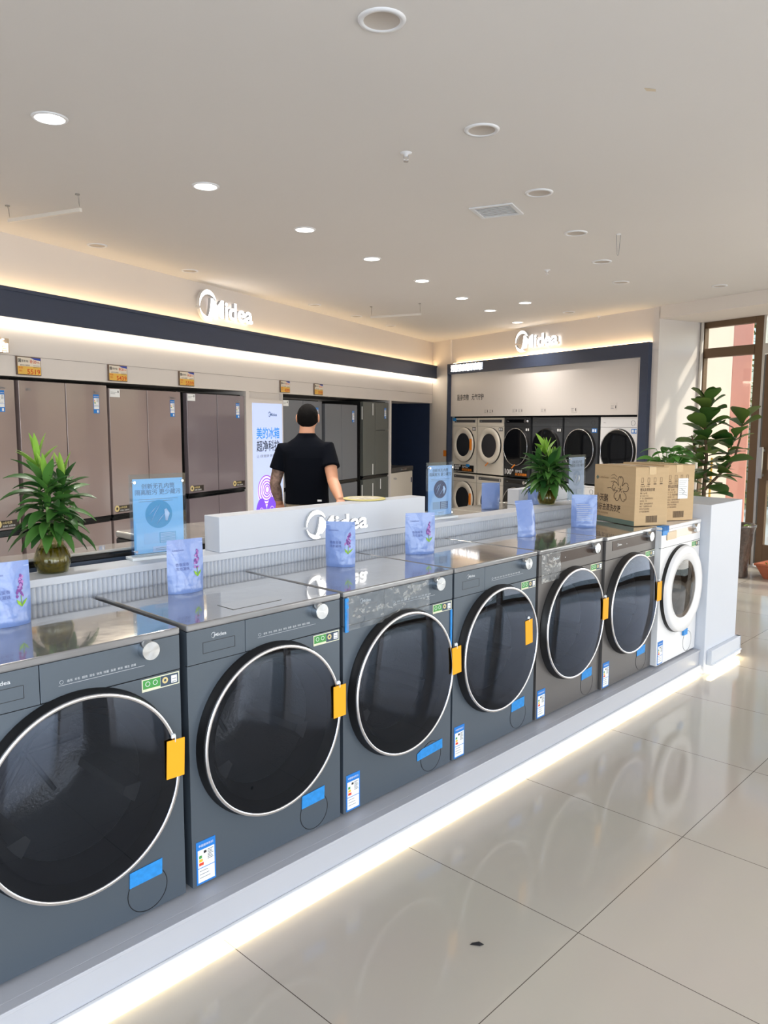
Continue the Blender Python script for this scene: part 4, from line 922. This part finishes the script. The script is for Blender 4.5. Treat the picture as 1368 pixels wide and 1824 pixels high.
# ------------------------------------------------------------------ stacked machines on the right wall
SG = 'stacked machines on the right wall'
S_ = [(-10.27, .655, M_CREAMW, 'D', 'white'), (-9.595, .655, M_CREAMW, 'D', 'white'), (-8.955, .60, M_DARKW, 'D', 'chrome'), (-8.31, .625, M_DARKW2, 'P', 'black'), (-7.655, .635, M_DARKW2, 'E', 'chrome'), (-6.99, .635, M_WASHW, 'E', 'chrome')]
names = ['white washer with blue tape at its top corner', 'white dryer with a rounded grey window', 'black washer with a thin chrome door ring', 'graphite dryer with a black door, behind the plant', 'graphite washer with a round dial, left of the end white one', 'white washer with a large black door at the right end']
for i, (u, w_, b_, st, dr_) in enumerate(S_):
    for lev in (0, 1):
        z0, h = (0.0, .80) if lev == 0 else (.815, .875)
        bb = b_ if not (lev == 0 and i == 4) else M_WASHW
        lab = ('upper ' if lev else 'lower ')+names[i]
        if lev == 0 and i == 4: lab = 'lower white machine mostly hidden behind the grey acrylic stand'
        if lev == 0: lab = lab.replace(' with blue tape at its top corner', ', leftmost of the bottom machines')
        t = washer('dryer' if (i in (1, 3) and lev) else 'washing_machine', lab, SG, wv('R', u, .045, z0), rz('R'), w_-.012, h, .56, body=bb, style=st if st != 'P' else 'E', door=dr_, film=False, drum=False,
                   glass=M_BLACKG if i > 1 else mat('grey_window', (60, 60, 64), .1) if i == 1 else mat('dark_window', (44, 46, 50), .08, coat=.5), rdoor=.275 if i != 3 else .27, zc=(.45 if lev else .40), detail=False, cat='washing machine')
        X = (w_-.012)/2
        if i == 1 and lev:
            pass
        if lev and i in (0, 2):
            q = MB().box(-X+.03, X-.06, -.004, 0, .02, .125, 0); q.text('100°', -X+.03, .045, .105, -.0045, 0, 1, bold=.03, width=.20); q.text('洗护专家', -X+.27, .078, .045, -.0045, 0, 1, bold=.01, width=.16); q.text('高温除菌螨', -X+.27, .035, .04, -.0045, 0, 2, bold=.01, width=.26)
            q.build('feature_sticker', [M_BLACK, M_PAPER, M_ORANGE2], t)
        if lev: 
            q = MB().box(X-.11, X-.02, -.003, 0, h-.20, h-.145, 0); q.box(X-.10, X-.07, -.004, -.003, h-.19, h-.155, 1); q.box(X-.055, X-.03, -.004, -.003, h-.19, h-.155, 1); q.build('approval_sticker', [M_INK if i < 4 else M_LBLUE, M_PAPER], t)
        if i == 0: MB().box(.225, .265, -.065, -.05, .32+.05*lev, .50+.05*lev).build('door_tape', M_ORANGE2, t)
        if i in (1, 2) and lev: MB().prism([(-.05, .145), (.03, .20), (.04, .19), (-.03, .135)], -.062, -.058).build('ribbon', M_ORANGE2, t)
        if i == 0 and lev: MB().box(-X, -X+.09, -.008, 0, h-.05, h).build('tape', M_TAPE, t); MB().box(.06, .15, -.008, -.003, .10, .14).build('small_tape', M_TAPE, t)

# ------------------------------------------------------------------ ceiling fittings
def lamp(u, v, lit, label, r=None):
    p = wv('F', u, v, CZ)
    t = thing('ceiling_light', label, 'ceiling light', (p.x, p.y, CZ), 0, 'lit ceiling downlights' if lit else 'unlit ceiling downlights')
    if lit:
        MB().lathe([(.062, .002), (.064, -.006), (.074, -.006), (.078, -.001), (.078, .0)], n=40).build('rim', M_WHITEGL, t)
        MB().lathe([(0, -.0045), (.0635, -.0045)], n=40).build('diffuser', M_LAMP, t)
        l = bpy.data.lights.new('downlight', 'AREA'); l.shape = 'DISK'; l.size = .12; l.energy = 13; l.color = (1, .95, .88); l.spread = math.radians(130)
        lo = bpy.data.objects.new('downlight', l); COL.objects.link(lo); lo.location = (p.x, p.y, CZ-.012)
    else:
        rr = r or .082
        MB().lathe([(rr*.74, .0), (rr*.76, -.006), (rr*.95, -.007), (rr, -.001), (rr, .0)], n=40).build('rim', M_WHITEGL, t)
        MB().lathe([(0, -.0012), (rr*.70, -.0012), (rr*.75, -.004)], n=40).build('reflector', mat('lens_recess_shade', (186, 178, 170), .5), t)  # flush disc: grey-beige lens, with the shade of the recess in its colour
us = (2.66, 3.76, 4.86, 5.93, 7.02, 8.15, 9.17, 10.38)
for i, u in enumerate(us): lamp(u, -2.0, True, ['lit round downlight nearest the top left corner of the photo', 'second nearest lit downlight of the left row', 'third nearest lit downlight of the left row', 'fourth nearest lit downlight of the left row', 'fifth nearest lit downlight of the left row', 'sixth nearest lit downlight of the left row', 'seventh lit downlight, near the far corner', 'farthest lit downlight, above the right wall sign'][i])
lamp(8.74, -2.54, True, 'lit downlight set off to the right of the left row')
for i, u in enumerate((2.51, 3.59, 4.67, 5.74, 6.82, 7.87)): lamp(u, -3.7, False, ['unlit downlight nearest the top of the photo', 'unlit downlight next beyond the nearest one', 'unlit downlight just beyond the air vent', 'unlit downlight fourth in the middle row', 'unlit downlight fifth in the middle row', 'farthest unlit downlight of the middle row'][i])
for i, u in enumerate((4.63, 5.72, 7.93, 8.98, 10.03)): lamp(u, -.30, False, ['unlit downlight close to the left wall, nearest us', 'unlit downlight close to the left wall, left of the big logo', 'unlit downlight close to the left wall, right of the big logo', 'unlit downlight close to the left wall, second beyond the big logo', 'farthest unlit downlight close to the left wall'][i], .075)
lamp(8.46, -4.55, False, 'unlit downlight above the boxed beam at the right', .075); lamp(9.69, -2.83, False, 'unlit downlight near the right wall sign', .075)
t = thing('air_vent', 'rectangular slatted air vent in the ceiling', 'vent', wv('F', 4.81, -3.5, CZ), rz('F'))
MB().box(0, .27, 0, .025, -.008, 0).box(0, .27, .255, .28, -.008, 0).box(0, .025, .025, .255, -.008, 0).box(.245, .27, .025, .255, -.008, 0).build('frame', M_WHITEGL, t, .002)
MB().box(.02, .25, .02, .26, -.0015, -.0005).build('duct_shade', mat('duct_shade_grey', (70, 68, 66), .8), t)  # flat dark sheet stands in for the shaded depth behind the slats
for i in range(8):
    x = .035+i*.027; MB().box(x, x+.010, .025, .255, -.0045, -.001).build('slat', M_WHITEGL, t)
for i, (u, v) in enumerate(((3.73, -3.26), (6.99, -3.2), (10.19, -3.1))):
    p = wv('F', u, v, CZ); t = thing('sprinkler_head', ['small sprinkler head in the ceiling left of the second unlit downlight', 'small sprinkler head in the ceiling beyond the air vent', 'small sprinkler head by the right wall'][i], 'sprinkler', (p.x, p.y, CZ), 0, 'ceiling sprinkler heads')
    MB().lathe([(.03, 0), (.028, -.004), (.010, -.008), (.010, -.018), (0, -.018)], n=20).build('escutcheon', M_WHITEGL, t)
    MB().tube([(-.010, 0, -.015), (-.012, 0, -.03), (0, 0, -.038), (.012, 0, -.03), (.010, 0, -.015)], .002, 6).cyl((0, 0, -.042), .013, .002, 'z', 16).build('deflector', M_CHROME, t)
# clear hanging bars
def hbar(label, u, v0, v1, drop):
    t = thing('hanging_bar', label, 'hanger', wv('F', u, v0, CZ), rz('F'), 'clear hanging bars under the ceiling'); L_ = v1-v0
    q = MB()
    for y in (0., L_): q.tube([(0, y, 0), (0.012, y, -drop+.03)], .0012, 5); q.tube([(.0, y-.01, 0), (.012, y, -drop+.03)], .0012, 5); q.cyl((.0, y, -.006), .014, .006, 'z', 12)
    q.build('wires', mat('wire_grey', (150, 146, 140), .4), t)
    MB().box(.002, .022, -.01, L_+.01, -drop, -drop+.022).build('bar', mat('hanger_white', (222, 218, 210), .3), t, .002)
hbar('clear bar hanging on wires at the left, over the refrigerators', 3.57, -1.21, -.62, .10)
hbar('clear bar hanging on wires near the far corner', 8.32, -1.44, -.83, .13)
p = wv('F', 5.9, -3.97, CZ); t = thing('ceiling_hook', 'thin wire loop hanging from the ceiling at the right', 'hook', (p.x, p.y, CZ))
MB().cyl((0, 0, -.006), .016, .006, 'z', 14).build('cap', M_WHITEGL, t); MB().tube([(-.015, 0, 0), (-.006, 0, -.14), (0, 0, -.15), (.006, 0, -.14), (.015, 0, 0)], .0015, 6).build('wire', M_INKG, t)
p = wv('F', 12.2, -.42, CZ); t = thing('security_camera', 'small white dome security camera in the far ceiling corner', 'camera', (p.x, p.y, CZ))
MB().cyl((0, 0, -.025), .055, .025, 'z', 28).build('base', M_WHITEGL, t); MB().lathe([(.05, -.025), (.058, -.05), (.05, -.085), (.03, -.108), (0, -.115)], n=28).build('head', M_WHITEGL, t); MB().cyl((-.008, -.062, -.075), .022, .02, 'y', 20).build('lens', M_BLACKG, t)
o = MB().add([(0, 0, 0), (.03, -.008, .002), (.045, .0, .001), (.03, .010, .004), (.008, .008, .001)], [(0, 1, 2, 3, 4)]).build('paper_scrap', M_INK); o.location = (.27, 2.245, .001); tag(o, 'tiny dark scrap lying on the pale floor tiles', 'scrap')
# paint scar in the ceiling and debris on the floor
o = MB().add([(0, 0, 0), (.05, .01, 0), (.06, .035, 0), (.02, .03, 0)], [(0, 1, 2, 3)]).build('paint_scar', mat('scar_beige', (214, 200, 176), .8)); o.location = (1.04, 3.30, CZ-.0008); struct(o)

# ------------------------------------------------------------------ person
def remesh_obj(mb, name, mats, parent, voxel, smooth=6, fac=.5, disp=0.):
    o = mb.build(name, mats, None)
    rm = o.modifiers.new('r', 'REMESH'); rm.mode = 'VOXEL'; rm.voxel_size = voxel; rm.use_smooth_shade = True
    sm = o.modifiers.new('s', 'SMOOTH'); sm.factor = fac; sm.iterations = smooth
    bpy.context.view_layer.update()
    me = bpy.data.meshes.new_from_object(o.evaluated_get(bpy.context.evaluated_depsgraph_get()))
    old = o.data; o.modifiers.clear(); o.data = me; bpy.data.meshes.remove(old)
    for p_ in me.polygons: p_.use_smooth = True
    o.parent = parent; return o
def loft(mb, rings, n=28, e=2.3):
    """rings: (cx, cy, cz, rx, ry) superellipse sections"""
    vs = []; fs = []
    for cx, cy, cz, rx, ry in rings:
        for i in range(n):
            a = 2*PI*i/n; c, s_ = math.cos(a), math.sin(a)
            vs.append((cx+rx*math.copysign(abs(c)**(2/e), c), cy+ry*math.copysign(abs(s_)**(2/e), s_), cz))
    for j in range(len(rings)-1):
        for i in range(n): fs.append((j*n+i, j*n+(i+1) % n, (j+1)*n+(i+1) % n, (j+1)*n+i))
    fs.append(tuple(range(n-1, -1, -1))); fs.append(tuple((len(rings)-1)*n+i for i in range(n)))
    mb.add(vs, fs, 0, True)
def ball(mb, c, r, n=16):
    pr = [(max(1e-4, math.sin(PI*j/n)), -math.cos(PI*j/n)) for j in range(n+1)]
    vs = [(c[0]+r[0]*a*math.cos(2*PI*i/n), c[1]+r[1]*a*math.sin(2*PI*i/n), c[2]+r[2]*b) for a, b in pr for i in range(n)]
    mb.add(vs, [(j*n+i, j*n+(i+1) % n, (j+1)*n+(i+1) % n, (j+1)*n+i) for j in range(n) for i in range(n)], 0, True)
PX, PY = -.556, 5.60
M_SKIN = mat('skin', (206, 150, 120), .55); M_TAT = mat('tattooed_skin', (138, 112, 100), .55, var=.55, vs=42)
M_SHIRT = mat('navy_tshirt', (9, 12, 20), .95, bump=.25, bs=9, spec=.1); M_TROUS = mat('khaki_cloth', (150, 138, 118), .85, bump=.2, bs=30); M_HAIR = mat('black_hair', (14, 12, 12), .8, bump=.6, bs=160, spec=.1)
t = thing('person', 'person in a black T-shirt seen from behind, leaning one hand on the island', 'person', (PX, PY, 0), 0)
LS, RS = Vector((-.168, .0, 1.412)), Vector((.150, -.01, 1.420))
LE, LW = Vector((-.232, .00, 1.17)), Vector((-.205, .04, 1.025+.0))
RE, RW = Vector((.196, -.13, 1.200)), Vector((.262, -.36, 1.085))
b = MB()
loft(b, [(0, 0, .86, .15, .10), (0, 0, .95, .155, .105), (0, 0, 1.06, .142, .10), (0, 0, 1.20, .150, .105), (0, 0, 1.34, .165, .110), (0, .0, 1.44, .150, .095), (0, .0, 1.485, .09, .07), (0, .01, 1.52, .058, .06), (.002, .015, 1.56, .054, .058), (.004, .02, 1.60, .054, .06)])
ball(b, (.006, .035, 1.645), (.073, .092, .092)); ball(b, (.008, .075, 1.59), (.050, .062, .055))         # skull and jaw
b.tube([(.010, .118, 1.655), (.012, .145, 1.625), (.012, .138, 1.608)], [.008, .013, .008], 8)             # nose
b.tube([(-.012, .124, 1.583), (.034, .122, 1.583)], [.006, .006], 8)                                   # mouth
for sx in (-1, 1):
    ball(b, (.006+sx*.077, .030, 1.640), (.010, .020, .032), 12); ball(b, (.008+sx*.028, .112, 1.655), (.013, .010, .009), 10)
for S0, E0, W0 in ((LS, LE, LW), (RS, RE, RW)):
    b.tube([S0+Vector((0, 0, .0)), S0.lerp(E0, .5), E0, E0.lerp(W0, .35), W0], [.052, .047, .040, .041, .026], 16)
for sx in (-1, 1):
    b.tube([(sx*.085, 0, .92), (sx*.09, 0, .70), (sx*.095, .01, .50), (sx*.10, -.01, .34), (sx*.10, .0, .09)], [.088, .078, .055, .056, .036], 18)
    b.tube([(sx*.10, -.05, .035), (sx*.105, .05, .04), (sx*.11, .17, .028)], [.032, .040, .026], 12, 0, .8)
def hand(b, W0, d, side, palm, curl):
    """palm block plus four fingers and a thumb, grown from the wrist along d"""
    d = d.normalized(); s_ = side.normalized(); nrm = palm.normalized()
    b.tube([W0-d*.01, W0+d*.03, W0+d*.075], [.027, .036, .037], 14, 0, .42)
    for k, (off, L_) in enumerate(((-.029, .062), (-.0095, .072), (.010, .068), (.028, .054))):
        p = W0+d*.078+s_*off; pts = [p]; dd = d.copy()
        for j, f_ in enumerate((.45, .32, .23)):
            dd = (dd+nrm*curl*(.7+.3*j)).normalized(); p = p+dd*L_*f_*1.05; pts.append(p)
        b.tube(pts, [.0092, .0086, .0078, .0062], 10)
    p = W0+d*.022-s_*.026; b.tube([p, p-s_*.020+d*.022, p-s_*.028+d*.045+nrm*.008, p-s_*.026+d*.062+nrm*.014], [.012, .0115, .0098, .0075], 10)
hand(b, LW, Vector((.10, .12, -1)), Vector((0, 1, 0)), Vector((1, 0, 0)), .28)
hd = Vector((.10, -.45, -.38)); hand(b, RW, hd, Vector((1, .1, .15)), Vector((0, .15, -1)), .05)
body = remesh_obj(b, 'body', [M_SKIN, M_TAT], t, .0055, 5)
for p_ in body.data.polygons:
    c = p_.center
    if c.x < -.17 and 1.045 < c.z < 1.42: p_.material_index = 1
# shirt
s_ = MB()
loft(s_, [(.0, .0, 1.030, .160, .118), (.0, .0, 1.08, .156, .116), (.0, -.004, 1.16, .155, .118), (.0, -.006, 1.26, .162, .124), (.0, -.006, 1.36, .175, .126), (-.004, -.002, 1.405, .180, .118), (-.004, -.001, 1.440, .165, .106), (-.002, .0, 1.472, .128, .092), (0, .002, 1.500, .088, .080), (0, .004, 1.524, .066, .072), (0, .006, 1.535, .062, .068)], 36, 2.3)
for S0, E0 in ((LS, LE), (RS, RE)):
    inn = S0.lerp(Vector((0, 0, 1.42)), .45)
    s_.tube([inn, S0+Vector((0, 0, .002)), S0.lerp(E0, .30), S0.lerp(E0, .58)], [.056, .062, .062, .067], 20)
shirt = remesh_obj(s_, 't_shirt', [M_SHIRT], t, .006, 4)
MB().box(.085, .115, -.128, -.122, 1.055, 1.068).build('shirt_print', M_PAPER, shirt)
s_ = MB(); loft(s_, [(0, 0, .80, .168, .118), (0, 0, .90, .168, .120), (0, 0, 1.00, .158, .112), (0, 0, 1.045, .150, .108)])
for sx in (-1, 1): s_.tube([(sx*.082, 0, .88), (sx*.09, 0, .70), (sx*.095, .0, .50), (sx*.10, 0, .30), (sx*.10, 0, .07)], [.094, .086, .068, .064, .058], 18)
remesh_obj(s_, 'trousers', [M_TROUS], t, .009, 3)
for sx in (-1, 1):
    s_ = MB(); s_.tube([(sx*.10, -.07, .042), (sx*.102, .0, .055), (sx*.105, .08, .048), (sx*.11, .19, .032)], [.036, .046, .044, .030], 14, 0, .85); s_.box(sx*.105-.04, sx*.105+.045, -.10, .20, 0, .016)
    remesh_obj(s_, 'shoe', [M_BLACK], t, .006, 3)
# hair: cap over the back and top of the skull
hm = MB(); n1, n2 = 40, 26; vs = []
for j in range(n2+1):
    for i in range(n1):
        a = 2*PI*i/n1; c, sn = math.cos(a), math.sin(a)
        lim = .57+(.19*(-sn) if sn < 0 else -.19*sn)
        thf = PI*lim*j/n2
        r_ = 1.0+.008*math.sin(i*7.3+j*3.1); sw = math.sin(thf) if thf < PI/2 else math.sin(thf)**.42
        vs.append((.006+.0775*r_*c*sw, .033+.099*r_*sn*(sw if sn > 0 else math.sin(thf)**(.8 if thf > PI/2 else 1)), 1.648+.0965*r_*math.cos(thf)))
fs = [(j*n1+i, j*n1+(i+1) % n1, (j+1)*n1+(i+1) % n1, (j+1)*n1+i) for j in range(n2) for i in range(n1)]
hm.add(vs, fs, 0, True); ho = hm.build('hair', M_HAIR, t, fix=True)
so = ho.modifiers.new('t', 'SOLIDIFY'); so.thickness = .004; so.offset = -1
